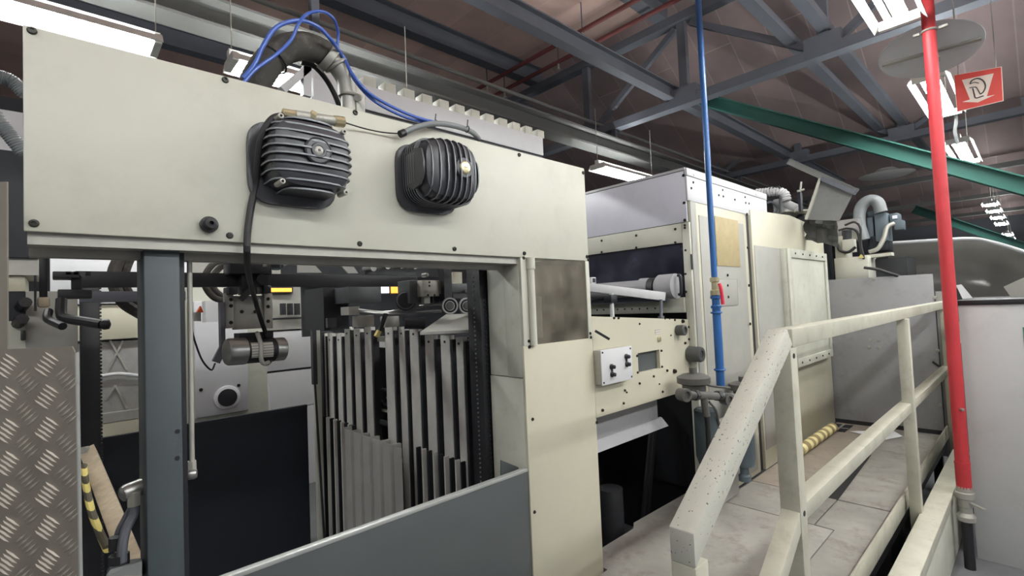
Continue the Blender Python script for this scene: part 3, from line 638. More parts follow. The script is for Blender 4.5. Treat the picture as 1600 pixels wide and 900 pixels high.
pbox(300, 575, 640, 630, 4.92, .6, .004).build('machine_panel', 'white', t)
pbox(300, 632, 640, 760, 4.90, .6).build('machine_base', 'white', t)
for x in (440, 451, 462): pbox(x, 474, x+7, 492, 4.8, .05).build('machine_knob', 'black', t)
t = thing('seat_back', 'dark curved seat back with pale rim beside the vent cabinet', 'seat', P(410, 640, Y=4.3))
pbox(401, 600, 414, 645, 4.3, .1, .02).build('seat_pad', 'black', t)
MB().tube([P(400,596,Y=4.29), P(412,597,Y=4.29), P(418,610,Y=4.29), P(420,648,Y=4.29)], .014).build('seat_rim', 'white', t)
for (x0,y0,x1,y1,mt,lab) in ((593,446,608,458,'lit_white','small lit white screen seen through the bay'),(612,446,629,458,'lit_orange','lit orange screen beside the small white screen'),(424,450,456,456,'lit_orange','thin lit orange strip below the cross rail')):
    t = thing('lit_screen', lab, 'screen', P(x0, y1, Y=4.87), 'lit screens of the far machine'); pbox(x0, y0, x1, y1, 4.87, .02).build('screen_face', mt, t); pbox(x0-2, y0-2, x1+2, y1+2, 4.891, .058).build('screen_case', 'black', t)
# feed gear at the far end of the bay
t = thing('valve_block', 'grey valve block with dark screws above the slat rack', 'block', P(672, 450, Y=2.15))
pbox(660, 438, 694, 463, 2.15, .10, .003).build('block_face', 'zinc', t); pbox(640, 438, 660, 474, 2.2, .12, .003).build('block_side', 'grey_guard', t); pbox(663, 463, 672, 474, 2.17, .03).build('block_port', 'zinc', t); pbox(676, 463, 686, 473, 2.17, .03).build('block_port', 'dark', t)
for q in ((671,441),(671,446.5),(669,461),(679,461),(688,461)): screw(t, P(*q, Y=2.15), (0, -1, 0), .006, .003)
MB().lathe(P(664,430,Y=2.15), (0, -1, 0), [(.011, -.02), (.011, .02), (.006, .025)], 10).build('block_stud', 'steel', t)
for (x, lab) in ((702, 'white rimmed feed wheel closest to the valve block'), (728, 'white rimmed feed wheel closest to the black lifting column')):
    c = P(x, 478, Y=2.1); d = V((-.35, -1, 0)).normalized()
    t = thing('rimmed_roller', lab, 'wheel', c, 'feed wheels')
    MB().lathe(c, d, [(.040, -.01), (.044, 0), (.044, .012), (.036, .013)], 28).build('tyre', 'dark', t)
    MB().torus(c + d*.013, d, .039, .0045, 30, 6).torus(c + d*.014, d, .023, .003, 24, 6).build('rim', 'white', t)
    MB().lathe(c, d, [(.018, .01), (.018, .02), (.008, .021)], 16).build('hub', 'steel', t)
t = thing('feed_bracket', 'grey and cream feed bracket above the two white rimmed wheels', 'bracket', P(715, 450, Y=2.2))
pbox(703, 443, 742, 457, 2.2, .03, .002).build('bracket_plate', 'grey_guard', t); pbox(708, 459, 742, 466, 2.16, .06).build('bracket_bar', 'dark', t); pbox(708, 425, 722, 443, 2.25, .03).build('bracket_ear', 'cream_warm', t); pbox(694, 415, 706, 470, 2.12, .05).build('bracket_arm', 'black', t); pbox(697, 402, 738, 416, 2.14, .05).build('bracket_head', 'black', t)
MB().cyl(P(731,453,Y=2.2), P(729,454,Y=2.15), .012, 6).build('bracket_bolt', 'steel', t)
t = thing('drive_roller', 'dark drive roller beside the grey valve block', 'roller', P(628, 470, Y=2.3))
c = P(634, 470, Y=2.25); d = V((-.5, -.8, 0)).normalized()
MB().lathe(c, d, [(.045, -.12), (.052, -.1), (.052, .02), (.045, .025), (.03, .026)], 28).build('roller_body', 'dark', t)
MB().torus(c + d*.024, d, .042, .004, 28, 6).build('roller_ring', 'ironwork', t)
cable('steel_pipe', 'bent bare steel pipe above the slat rack, upper of two', [P(560,484,Y=2.5), P(600,488,Y=2.4), P(632,483,Y=2.3), P(670,477,Y=2.2), P(700,475,Y=2.15)], .007, 'steel', 'pipe', 'steel pipes above the slat rack')
cable('steel_pipe', 'bent bare steel pipe above the slat rack, lower of two', [P(562,487,Y=2.5), P(592,490,Y=2.4), P(625,490,Y=2.3), P(690,486,Y=2.2)], .007, 'steel', 'pipe', 'steel pipes above the slat rack')
t = thing('gripper_head', 'dark gripper head with yellow tipped bar over the slat rack', 'gripper', P(595, 500, Y=2.4))
pbox(545, 448, 596, 473, 2.7, .2, .003).build('gear_box', 'grey_guard', t); pbox(545, 479, 562, 492, 2.5, .1).build('pipe_block', 'zinc', t); pbox(558, 493, 585, 511, 2.5, .06, .003).build('guide_block', 'zinc', t); pbox(602, 494, 624, 511, 2.45, .06, .003).build('guide_block', 'zinc', t)
MB().bar(P(603,490,Y=2.3), P(592,520,Y=2.3), .02, .016).build('tip_bar', 'black', t)
MB().bar(P(592.5,517,Y=2.295), P(588,526,Y=2.295), .022, .02).build('yellow_tip', 'yellow', t)
MB().cyl(P(632,505,Y=2.2), P(664,505,Y=2.15), .03).build('spindle', 'dark', t)
pbox(506, 449, 545, 515, 2.9, .3).build('dark_housing', 'pitch', t); pbox(512, 497, 526, 512, 2.85, .03).build('dark_cover', 'dark', t)
pbox(472, 446, 596, 522, 3.62, .02).build('dark_backdrop', 'pitch', t); pbox(590, 459.5, 720, 522, 3.64, .02).build('dark_backdrop', 'pitch', t); pbox(440, 396, 775, 433, 3.3, .02).build('dark_backdrop', 'pitch', t)  # added dark sheets stand in for the dim space behind the gear
o = MB().prism([P(656,519,Y=1.78), P(740,515,Y=1.78), P(740,490,Y=2.1), P(697,491,Y=2.4)], (0, 0, -.012)).build('delivery_tray', 'inset'); tag(o, 'flat grey tray sheet behind the black lifting column', 'tray')
o = MB().lathe(P(752,498,Y=1.80), (0, 0, 1), [(.024, 0), (.026, .03), (.018, .04), (.01, .055)], 16).build('white_spool', 'white'); tag(o, 'small white spool between the black lifting column and the cream column', 'spool')
for a, b_, lab in (((466,412),(503,426),'grey bent plate above the cross rail, broader of two'),((530,412),(560,427),'grey bent plate above the cross rail, slanted one')):
    o = MB().prism([P(a[0],a[1],Y=2.8), P(a[0]+(b_[0]-a[0])*.65,a[1],Y=2.8), P(b_[0],b_[1],Y=2.8), P(a[0]+(14 if a[0]>500 else 0),b_[1],Y=2.8)], (0, .02, 0)).build('bent_plate', 'inset'); tag(o, lab, 'plate', 'bent plates above the cross rail')
t = thing('bright_rollers', 'row of bright sprocket rollers above the cross rail', 'rollers', P(610, 420, Y=2.6))
for k, (x, y) in enumerate(((578,420),(600,417),(622,416),(643,417))):
    MB().cyl(P(x-8,y,Y=2.65), P(x+6,y-1,Y=2.55), .018, 14).build('roller', 'steel', t)
pbox(570, 424, 650, 430, 2.6, .05).build('roller_bar', 'dark', t)
t = thing('orange_sensor', 'small grey sensor with orange cap beside the grey post', 'sensor', P(308, 495, Y=2.5))
MB().cyl(P(306,502,Y=2.5), P(306,488,Y=2.5), .02).build('sensor_body', 'zinc', t)
MB().prism([P(308,488,Y=2.49), P(318,488,Y=2.49), P(314,478,Y=2.49)], (0, .03, 0)).build('sensor_cap', 'orange', t)

# --- white transfer beam above, with blocks and end bracket
YW = 2.20
wb = thing('transfer_beam', 'white overhead beam with a row of square blocks on top', 'beam', P(660, 170, Y=YW))
q0, q1 = P(490, 110, Y=YW), P(848, 214, Y=YW)
MB().box(.868, 2.40, YW, YW+.14, 2.622, 2.745, .004).build('beam_body', 'white', wb)
MB().box(.868, 1.0, YW-.004, YW-.001, 2.56, 2.70).box(.868, 1.05, YW+.01, YW+.13, 2.53, 2.63, .003).build('end_block', 'white', wb)
MB().box(.95, 2.40, YW+.005, YW+.12, 2.575, 2.615).build('beam_channel', 'dark', wb)
for k in range(14):
    x = .90 + k*.112
    MB().box(x, x+.064, YW+.005, YW+.075, 2.745, 2.795, .002).build('beam_block', 'cream', wb)
ab = [P(472,106,Y=YW-.01), P(484,100,Y=YW-.01), P(486,150,Y=YW-.01), P(474,146,Y=YW-.01)]
MB().bar(P(440,142,Y=YW-.03), P(482,106,Y=YW-.03), .032, .04, (0, 1, 0)).bar(P(478,106,Y=YW-.03), P(478,152,Y=YW-.03), .034, .04, (0, 1, 0)).build('end_bracket', 'white', wb)

# --- tread plate guard close by
# the plate stands square to the line of sight, .92 m off
fwd = V((-D1[2], -D2[2], 0)).normalized(); rt = V((fwd.y, -fwd.x, 0))
OT = V((0, 0, EYE)) + fwd*.92
def TP(px, py):
    v = V((px - 800, 450 - py, -F)); r = V((v.dot(D1), v.dot(D2), v.dot(D3))); t = .92/(r.x*fwd.x + r.y*fwd.y)
    q = V((0, 0, EYE)) + r*t; return ((q - OT).dot(rt), q.z)
def T3(u, z, k=0.0): return V((OT.x, OT.y, 0)) + rt*u + V((0, 0, z)) - fwd*k
tp = thing('tread_plate_guard', 'aluminium tread plate guard with raised bars, stepped at its top', 'guard', T3(-.95, .05))
uc, zs = TP(117, 541); us, _ = TP(11, 420); _, zt = TP(5, 284); ub, zb_ = TP(123, 900); ub = uc + (ub-uc)*(zs-.05)/(zs-zb_)
b = MB()
b.prism([T3(-1.25, .05), T3(ub, .05), T3(uc, zs-.012), T3(uc-.006, zs), T3(us, zs), T3(us, zt), T3(-1.25, zt)], fwd*.003)
b.build('sheet', 'alu', tp)
MB().prism([T3(ub, .05), T3(uc, zs-.012), T3(uc, zs-.012, -.006), T3(ub, .05, -.006)], rt*.0025).build('folded_edge', 'edge', tp)
b = MB(); pu, pz = .0372, .0600
for i in range(-2, 5):
    sgn_ = 1 if i % 2 == 0 else -1
    for j in range(-1, 24):
        cu, cz_ = uc - .016 - i*pu, .98 + j*pz + (pz/2 if i % 2 else 0)
        if cz_ > zt - .02 or (cz_ > zs - .018 and cu > us - .02) or cu > uc - .012 - .002*(zs-cz_): continue
        an = math.radians(40 if sgn_ > 0 else 36); dx, dz = math.cos(an), math.sin(an)*sgn_; nx, nz = -dz, dx
        for k in range(5):
            o_ = (k - 2)*.0086; L2 = .0165
            f3 = lambda a, n_, h: b.bm.verts.new(T3(cu + nx*o_ + dx*a + nx*n_, cz_ + nz*o_ + dz*a + nz*n_, h))
            v = [f3(-L2, 0, 0), f3(0, .0019, 0), f3(L2, 0, 0), f3(0, -.0019, 0)]; a1 = f3(.009, 0, .0032); a2 = f3(-.009, 0, .0032)
            for q in ((v[0], v[1], a2), (v[1], a1, a2), (v[1], v[2], a1), (v[2], v[3], a1), (v[3], a2, a1), (v[3], v[0], a2)): b.bm.faces.new(q)
b.build('tread_pattern', 'alu_highlight', tp, 60)
# ================================================================ feeder side plate between column and press
ZP = 0.42
sp = thing('feeder_side_plate', 'warm cream side plate full of screws, carrying the white switch box', 'panel', (2.2, 1.40, .9))
zl_, zr_ = P(928,494,Y=1.40).z, P(1078,499,Y=1.40).z
wx0, wx1 = P(997,565,Y=1.40).x, P(1031,560,Y=1.40).x; wz0, wz1 = P(998,583,Y=1.40).z, P(1031,546,Y=1.40).z
zb = 1.10
# plate with a rectangular opening, built of four strips with flush joints
zt = lambda x: zl_ + (zr_-zl_)*(x-1.80)/(2.725-1.80)
b = MB()
for a0, a1, z0, z1 in ((1.80, wx0, zb, None), (wx1, 2.725, zb, None), (wx0, wx1, wz1, None), (wx0, wx1, zb, wz0)):
    if z1 is None: lo = [(a0, 1.40, z0), (a1, 1.40, z0), (a1, 1.40, zt(a1)), (a0, 1.40, zt(a0))]
    else: lo = [(a0, 1.40, z0), (a1, 1.40, z0), (a1, 1.40, z1), (a0, 1.40, z1)]
    b.prism(lo, (0, .02, 0))
b.build('side_plate', 'cream_warm', sp)
MB().box(wx0-.005, wx1+.005, 1.421, 1.43, wz0-.005, wz1+.005).build('opening_back', 'grey_guard', sp)
Yc = 1.40
for (x, y, r) in ((966,497,.008),(999,506,.007),(959,497,.008),(1039,498,.006),(1046,498,.006),(1054,500,.008),(1048,524,.006),(1076,504,.011),(1066,502,.014),(1069,511,.01),(1076,511,.009),(1070,536,.01),(1076,530,.008),(1076,542,.008),(995,556,.008),(996,582,.008),(1033,548,.008),(1034,573,.008),(1042,579,.009),(1053,580,.016),(1021,588,.008),(999,599,.008),(976,610,.008),(979,613,.006),(1035,612,.008),(1030,600,.006),(1059,596,.01),(974,630,.008),(941,641,.009),(1064,590,.012)):
    if P(x, y, Y=Yc).x < 2.71: screw(sp, P(x, y, Y=Yc), (0, -1, 0), r*.8, r*.9)
MB().lathe(P(1058,516,Y=1.40), (0, -1, 0), [(.024, 0), (.03, .003), (.03, .045), (.026, .05), (.018, .05), (.016, .042)], 24).build('knob', 'knob', sp)
MB().lathe(P(1076,553,Y=1.40), (0, -1, 0), [(.035, 0), (.044, .004), (.044, .075), (.04, .082), (.022, .082), (.02, .074)], 28).build('knob', 'knob', sp)
MB().lathe(P(1029,530,Y=1.40), (0, -1, 0), [(.014, 0), (.014, .008), (.009, .010)], 16).build('brass_plug', 'brass', sp)
pbox(1024, 515, 1032, 522, 1.398, .002).build('small_label', 'nameplate', sp)
MB().lathe(P(933,584,Y=1.40), (0, -1, 0), [(.016, 0), (.016, .001)], 20).build('warning_sticker', 'paper', sp)
b = MB().torus(P(933,584,Y=1.3985), (0, 1, 0), .0125, .002, 22, 6); q = P(933,584,Y=1.398)
b.box(q.x-.008, q.x+.008, 1.3975, 1.3985, q.z-.001, q.z+.001).box(q.x-.002, q.x+.002, 1.3975, 1.3985, q.z-.008, q.z+.008); b.build('sticker_mark', 'sign_red', sp)
sb = thing('switch_box', 'white switch box with two pairs of black buttons on the cream side plate', 'switch box', P(963, 600, Y=1.39))
SX0, SX1 = P(940, 575, Y=1.356).x, P(988, 565, Y=1.356).x; SZ0, SZ1 = P(989, 592, Y=1.356).z, P(988, 540, Y=1.356).z
MB().box(SX0+.002, SX1-.002, 1.362, 1.399, SZ0+.002, SZ1-.002, .003).build('box_body', 'zinc', sb)
MB().box(SX0, SX1, 1.356, 1.361, SZ0, SZ1, .002).build('box_cover', 'white', sb)
for x, z in ((SX0+.012,SZ1-.012),(SX1-.012,SZ1-.012),(SX0+.012,SZ0+.012),(SX1-.012,SZ0+.012)): screw(sb, (x, 1.356, z), (0, -1, 0), .005, .003)
for x, y in ((955,573),(956,585),(978,557),(979,569)):
    MB().lathe(P(x,y,Y=1.356), (0, -1, 0), [(.013, 0), (.013, .006), (.009, .008), (.009, .02), (.006, .022)], 14).build('button', 'black', sb)
for x, y in ((956,579),(978.5,563)): MB().lathe(P(x,y,Y=1.356), (0, -1, 0), [(.006, 0), (.006, .004)], 10).build('button_pip', 'black', sb)
# shelf, tube frame, roller and scale bar round the side plate
o = MB().box(1.80, 2.42, 1.46, 1.472, .975, 1.075).prism([(1.80,1.46,.975),(1.80,1.472,.975),(1.80,1.43,.93),(1.80,1.42,.933)], (.66, 0, 0)).build('lower_shelf', 'grey_wall'); tag(o, 'pale grey bent shelf bracket below the cream side plate', 'shelf')
tf = thing('tube_frame', 'white square tube standing on two rods above the cream side plate', 'frame', P(980, 490, Y=1.6))
a_, b_ = P(916, 448.5, Y=1.74), P(1038, 463.5, Y=1.45)
MB().bar(a_, b_, .04, .048, b=.002).build('square_tube', 'white', tf)
MB().bar(b_ + (b_-a_).normalized()*.001, b_ + (b_-a_).normalized()*.004, .024, .03).build('tube_mouth', 'dark', tf)
MB().cyl(P(1033, 468, Y=1.45), P(1033, 496, Y=1.45), .0085).lathe(P(1033, 494, Y=1.45), (0, 0, -1), [(.02, 0), (.02, .01)], 6).build('support_rod', 'ironwork', tf)
q = P(955, 458, Y=1.62); MB().cyl(q, (q.x, q.y, 1.52), .012).build('support_rod', 'white', tf)
MB().box(q.x-.03, q.x+.03, q.y-.02, q.y+.03, 1.62, 1.665, .004).build('rod_clamp', 'black', tf)
b = MB(); q = P(928, 438, Y=1.74); 
b.box(q.x-.02, q.x+.02, q.y-.0, q.y+.14, q.z-.018, q.z+.018, .002); b.build('short_tube', 'white', tf)
MB().box(q.x-.013, q.x+.013, q.y-.002, q.y, q.z-.012, q.z+.012).build('tube_mouth', 'dark', tf)
rr = thing('feed_roller', 'thick pale grey roller lying in front of the dark press window', 'roller', (2.60, 1.8, 1.63))
MB().lathe((2.60, 1.40, 1.70), (0, 1, 0), [(.05, 0), (.072, .004), (.072, .105), (.06, .12)], 32).build('bearing_housing', 'grey_wall', rr)
MB().lathe((2.60, 1.53, 1.70), (0, 1, 0), [(.058, 0), (.058, .05), (.05, .055)], 28).build('roller_end', 'dark', rr)
MB().lathe((2.60, 1.57, 1.70), (0, 1, 0), [(.058, 0), (.06, .01), (.06, .06), (.05, .065), (.05, .95)], 28).build('roller_body', 'grey_wall', rr)
MB().tube([(2.585, 1.385, 1.76), (2.585, 1.37, 1.75), (2.585, 1.37, 1.66), (2.585, 1.385, 1.65)], .009).build('housing_handle', 'black', rr)
sc = thing('scale_bar', 'stained pale bar with a row of small holes under the grey roller', 'bar', (2.69, 1.8, 1.54))
MB().box(2.69, 2.72, 1.41, 2.4, 1.545, 1.635, .002).build('bar_body', 'cream_dirty', sc)
MB().box(2.64, 2.69, 1.5, 2.4, 1.612, 1.64).build('bar_lip', 'ironwork', sc)
for k in range(9):
    MB().cyl((2.6885, 1.60+.055*k, 1.575), (2.691, 1.60+.055*k, 1.575), .006, 10).build('hole', 'black', sc)
# dim machinery in the pit under the plate
pm = thing('pit_machinery', 'dark pipes and rods in the shadowed pit below the cream side plate', 'machinery', (2.3, 2.0, 0))
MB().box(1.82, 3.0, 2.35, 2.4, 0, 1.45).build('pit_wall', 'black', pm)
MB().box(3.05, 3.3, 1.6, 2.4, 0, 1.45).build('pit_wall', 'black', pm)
MB().tube([(1.95,1.8,.9),(2.05,1.8,.6),(2.1,1.85,.5),(2.3,1.9,.45)], .015).tube([(2.55,1.7,1.1),(2.6,1.7,.95),(2.5,1.75,.9)], .012).build('pit_hose', 'rubber', pm)
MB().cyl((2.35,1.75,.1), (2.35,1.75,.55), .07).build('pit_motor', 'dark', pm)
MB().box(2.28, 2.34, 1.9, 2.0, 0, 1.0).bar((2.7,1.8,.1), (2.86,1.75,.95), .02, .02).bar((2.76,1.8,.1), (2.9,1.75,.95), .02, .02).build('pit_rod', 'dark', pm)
# ================================================================ press housing
YM = 1.36
ph = thing('press_housing', 'large cream press housing with cool white hood and bolted side sheets', 'press', (4.0, 2.0, .42))
HX0, HX1 = 2.707, 3.95
MB().box(HX0, HX0+.012, 1.372, 2.9, 2.076, 2.378, .002).build('hood_front', 'lilac', ph)
MB().box(HX0, HX1, YM, YM+.012, 2.20, 2.345, .002).build('hood_side', 'white', ph)
MB().box(HX0, HX1, YM-.004, YM+.02, 2.347, 2.392, .002).build('hood_rim', 'white', ph)
MB().box(HX0-.003, HX1, YM+.01, 2.9, 2.381, 2.396).build('hood_top', 'white', ph)
MB().box(HX0+.015, HX1-.004, YM+.015, 2.88, 2.0, 2.37).build('hood_core', 'dark', ph)
for (x, y) in ((1083,274),(1083,285),(1080,294),(1129,287),(1129,297),(1123,305),(1130,307),(1147,292),(1148,312),(1164,298),(1164,308),(1165,317),(1170,318),(1180,304)):
    screw(ph, P(x, y, Y=YM), (0, -1, 0), .008, .005)
for (x, y) in ((1068,274),(1069,317),(1070,344)): screw(ph, P(x, y, X=HX0), (-1, 0, 0), .009, .005)
MB().box(HX0+.002, HX0+.014, 1.41, 2.9, 1.957, 2.073, .002).build('cross_band', 'cream', ph)
for (x, y) in ((940,376),(994,368),(1055,358),(940,394),(994,387),(1055,379)): screw(ph, P(x, y, X=HX0), (-1, 0, 0), .008, .005)
MB().box(HX0+.02, HX0+.026, 1.41, 2.9, 1.62, 1.96).build('tinted_window', 'dark_glass', ph)
MB().box(HX0+.3, HX0+.32, 1.42, 2.9, .4, 2.1).build('inner_wall', 'black', ph)
MB().box(HX0, HX0+.02, YM+.002, 1.408, .42, 2.073, .002).build('corner_post', 'cream', ph)
for (x, y) in ((1070,352),(1070,356),(1071,391),(1071,428),(1072,456)): screw(ph, P(x, y, X=HX0), (-1, 0, 0), .007, .004)
# first side section
MB().box(HX0+.022, 3.545, YM+.004, YM+.02, ZP, 2.205, .001).build('side_sheet', 'cream_warm', ph)
MB().box(HX0+.024, 2.80, YM, YM+.003, ZP, 2.20, .001).build('edge_strip', 'inset', ph)
q = P(1079, 398, Y=YM); MB().box(q.x-.004, q.x+.016, YM-.002, YM, P(1079,421,Y=YM).z, P(1079,397,Y=YM).z).build('slot', 'black', ph)
MB().box(2.835, 3.49, YM, YM+.003, ZP+.03, 2.125, .001).build('inset_sheet', 'inset', ph)
qa, qb = P(1117, 342, Y=YM), P(1154, 416, Y=YM)
MB().box(3.04, 3.39, YM-.004, YM-.001, 1.825, 2.14, .001).build('fibre_plate', 'tan', ph)
MB().box(2.95, 3.32, YM-.004, YM-.001, 1.57, 1.74, .003).build('small_cover', 'inset', ph)
for (x, y) in ((1137,430),(1137,446),(1138,464)): screw(ph, P(x, y, Y=YM-.004), (0, -1, 0), .009, .005)
MB().box(3.547, 3.60, YM+.01, YM+.05, ZP, 2.2).build('joint_gap', 'dark', ph)
# second side section
xs0, xs1 = 3.60, 5.31
MB().prism([(xs0, YM-.01, ZP), (xs1, YM-.01, ZP), (xs1, YM-.01, 2.20), (4.86, YM-.01, 2.25), (4.42, YM-.01, 2.275), (xs0, YM-.01, 2.235)], (0, .03, 0), .002).build('side_sheet', 'cream_warm', ph)
MB().prism([(xs0, YM+.021, 2.0), (xs0, 2.6, 2.0), (xs0, 2.6, 2.23), (xs0, YM+.021, 2.23)], (1.7, 0, 0)).build('rear_body', 'dark', ph)
MB().box(3.62, 4.19, YM-.014, YM-.011, .55, 1.985, .001).build('inset_sheet', 'inset', ph)
for (x, y) in ((1167,335),(1168,387),(1170,446),(1172,506)): screw(ph, P(x, y, Y=YM-.01), (0, -1, 0), .010, .006)
dr = MB().box(4.13, 5.16, 1.305, YM-.012, 1.055, 1.985, .004).build('door', 'cream_dirty', ph)
for x0, x1, z0, z1 in ((4.13,4.21,1.055,1.985),(5.10,5.16,1.055,1.985),(4.21,5.10,1.915,1.985),(4.21,5.10,1.055,1.12)):
    MB().box(x0, x1, 1.292, 1.304, z0, z1, .002).build('door_rim', 'cream_dirty', dr)
for k in range(5): screw(dr, (4.3+.18*k, 1.292, 1.95), (0, -1, 0), .009, .006)
for k in range(5): screw(dr, (4.3+.18*k, 1.292, 1.088), (0, -1, 0), .009, .006)
c = P(1226, 668, Y=YM-.011)
MB().lathe(c, (0, -1, 0), [(.16, 0), (.165, .004), (.165, .03), (.14, .036)], 36).build('round_cover', 'black', ph)
for k in range(12):
    a = 2*math.pi*k/12; screw(ph, (c.x + .15*math.cos(a), c.y-.03, c.z + .15*math.sin(a)), (0, -1, 0), .010, .01)
M['bumper'] = m_stripes('pale and dull yellow bands', col(226, 214, 160), col(150, 132, 92), 8, 0)
bu = thing('banded_hose', 'pale yellow banded hose lying along the press foot behind the railing', 'hose', (4.45, 1.29, .43))
MB().tube([(3.9+.02*k, 1.275, .462) for k in range(53)], .04, 14, 1, lambda i, N: .040 if (i//2) % 2 else .034).build('hose_body', 'bumper', bu)
dg = thing('drain_grate', 'dark slotted drain opening at the far end of the banded hose', 'grate', (5.1, 1.26, .42))
MB().box(4.97, 5.26, 1.20, 1.34, .4205, .423).build('grate_opening', 'black', dg)
MB().box(4.97, 5.26, 1.262, 1.278, .423, .426).box(5.1, 5.115, 1.2, 1.34, .423, .426).build('grate_bars', 'zinc', dg)

# ================================================================ kit on top of the press
t = thing('top_tray', 'cream bent tray lying on top of the press beside the clouded flap', 'tray', (4.9, 1.42, 2.33))
MB().prism([P(1206,338,Z=2.33), P(1226,331,Z=2.33), P(1262,329,Z=2.33), P(1274,336,Z=2.33), P(1240,338,Z=2.33)], (0, 0, .012)).build('tray_sheet', 'cream', t)
MB().cyl(P(1252,338,Z=2.32), P(1252,345,Z=2.27), .04, 12).build('tray_foot', 'ironwork', t)
t = thing('white_blower', 'white blower with ribbed white hose on top of the press hood', 'blower', (4.6, 1.8, 2.4))
XB = 4.6
def xb(px0, py0, px1, py1, X, d, b=0.0):
    a, c = P(px0, py0, X=X), P(px1, py1, X=X); y0, y1 = sorted((a.y, c.y)); z0, z1 = sorted((a.z, c.z)); return MB().box(X, X+d, y0, y1, z0, z1, b)
xb(1207, 312, 1228, 334, XB, .15, .01).build('blower_box', 'white', t)
MB().tube([P(1180,302,X=XB-.1), P(1196,301,X=XB-.1), P(1212,299,X=XB-.1), P(1225,303,X=XB-.1), P(1229,314,X=XB-.1)], .04, 14, 10, lambda i, N: .04 if i % 3 else .033).build('blower_hose', 'white', t)
MB().torus(P(1203,326,X=XB-.05), (1, .6, 0), .055, .012).build('blower_ring', 'ironwork', t)
MB().cyl(P(1228,318,X=XB), P(1245,326,X=XB), .035).build('blower_outlet', 'white', t)
MB().tube([P(1200,296,X=XB-.12), P(1216,292,X=XB-.12), P(1218,300,X=XB-.12), P(1219,332,X=XB-.12)], .008, 8).build('blower_strap', 'dark', t)
t = thing('press_post', 'dark post with small cross handle on the press top beside the white blower', 'post', P(1249, 330, X=4.5))
xb(1246, 300, 1252, 330, 4.5, .05).build('post', 'dark_guard', t)
MB().cyl(P(1252,284,X=4.5), P(1250,300,X=4.5), .008, 8).cyl(P(1246,299,X=4.48), P(1256,296,X=4.52), .009, 8).build('cross_handle', 'zinc', t)
t = thing('clouded_flap', 'raised clouded plastic flap in a frame above the press', 'flap', P(1290, 340, X=4.6))
XF = 4.6
MB().prism([P(1283,281,X=XF), P(1332,304,X=XF), P(1311,345,X=XF), P(1262,343,X=XF)], (.012, 0, 0)).build('flap_sheet', 'tarp', t)
MB().bar(P(1282,279,X=XF-.01), P(1260,343,X=XF-.01), .02, .03, (1, 0, 0)).build('flap_frame', 'cream_dirty', t)
MB().bar(P(1284,279,X=XF-.015), P(1336,301,X=XF-.015), .035, .05, (1, 0, 0)).build('flap_rail', 'ironwork', t)
o = MB().ibeam(P(1232,252,X=4.7), P(1339,300,X=4.7), .03, .05, .008, .02).build('flap_bar', 'girder'); tag(o, 'long grey bar holding up the clouded plastic flap', 'bar')
b = MB(); random.seed(3); pts = []
for i in range(7):
    for j in range(6):
        q = P(1258 + i*8.5 + random.uniform(-3, 3), 334 + j*8 + i*2 + random.uniform(-3, 3), X=4.75 + random.uniform(-.06, .06)); pts.append(b.bm.verts.new(q))
for i in range(6):
    for j in range(5): b.bm.faces.new((pts[i*6+j], pts[i*6+j+1], pts[(i+1)*6+j+1], pts[(i+1)*6+j]))
bmesh.ops.solidify(b.bm, geom=list(b.bm.faces), thickness=.004)
o = b.build('crumpled_sheet', 'tarp', None, 20); tag(o, 'crumpled clear plastic sheet hanging below the clouded flap', 'plastic sheet')
t = thing('valve_cabinet', 'small cream cabinet with shiny drum behind the grey sheet wall', 'cabinet', (5.5, 1.2, 1.7))
XC = 5.42
xb(1303, 404, 1358, 436, XC, .35, .006).build('cabinet_box', 'cream', t)
xb(1303, 370, 1320, 404, XC+.02, .3, .006).build('cabinet_box', 'cream', t)
xb(1293, 376, 1303, 436, XC-.02, .2).build('dark_strip', 'dark_guard', t)
MB().cyl(P(1308,362,X=5.7), P(1346,358,X=5.7), .11, 24).build('shiny_drum', 'inox', t)
xb(1315, 375, 1335, 393, XC, .1, .004).build('white_valve', 'cream', t)
MB().cyl(P(1323,360,X=XC+.05), P(1323,375,X=XC+.05), .04).build('valve_neck', 'dark', t)
MB().tube([P(1302,368,X=XC), P(1308,380,X=XC), P(1312,391,X=XC), P(1325,394,X=XC), P(1337,386,X=XC)], .013).tube([P(1320,352,X=XC), P(1335,347,X=XC), P(1344,356,X=XC), P(1345,380,X=XC), P(1350,405,X=XC)], .01).tube([P(1310,360,X=XC), P(1325,357,X=XC), P(1340,364,X=XC), P(1346,400,X=XC)], .01).build('valve_hose', 'rubber', t)
MB().prism([P(1341,403,X=XC-.01), P(1350,403,X=XC-.01), P(1348,399,X=XC-.01), P(1345,397,X=XC-.01)], (.004, 0, 0)).build('yellow_tag', 'yellow', t)
t = thing('pump_unit', 'blue grey pump unit with big arched hose behind the cream valve cabinet', 'pump', (5.7, 1.0, 1.9))
XQ = 5.75
xb(1365, 334, 1389, 376, XQ, .2, .012).build('pump_box', 'pump', t); xb(1354, 340, 1366, 370, XQ+.03, .2, .01).build('pump_box', 'pump', t); xb(1356, 370, 1388, 391, XQ+.02, .25, .01).build('pump_base', 'dark_guard', t)
xb(1389, 334, 1405, 348, XQ+.05, .15, .012).build('pump_motor', 'pump', t); xb(1396, 345, 1412, 358, XQ, .12, .006).build('terminal_box', 'pump', t); xb(1394, 337, 1402, 341, XQ+.045, .006).build('pump_label', 'paper', t)
MB().tube([P(1350,375,X=XQ), P(1343,350,X=XQ), P(1345,325,X=XQ), P(1358,313,X=XQ), P(1371,316,X=XQ), P(1377,332,X=XQ)], .052, 16).build('arched_hose', 'conduit', t)
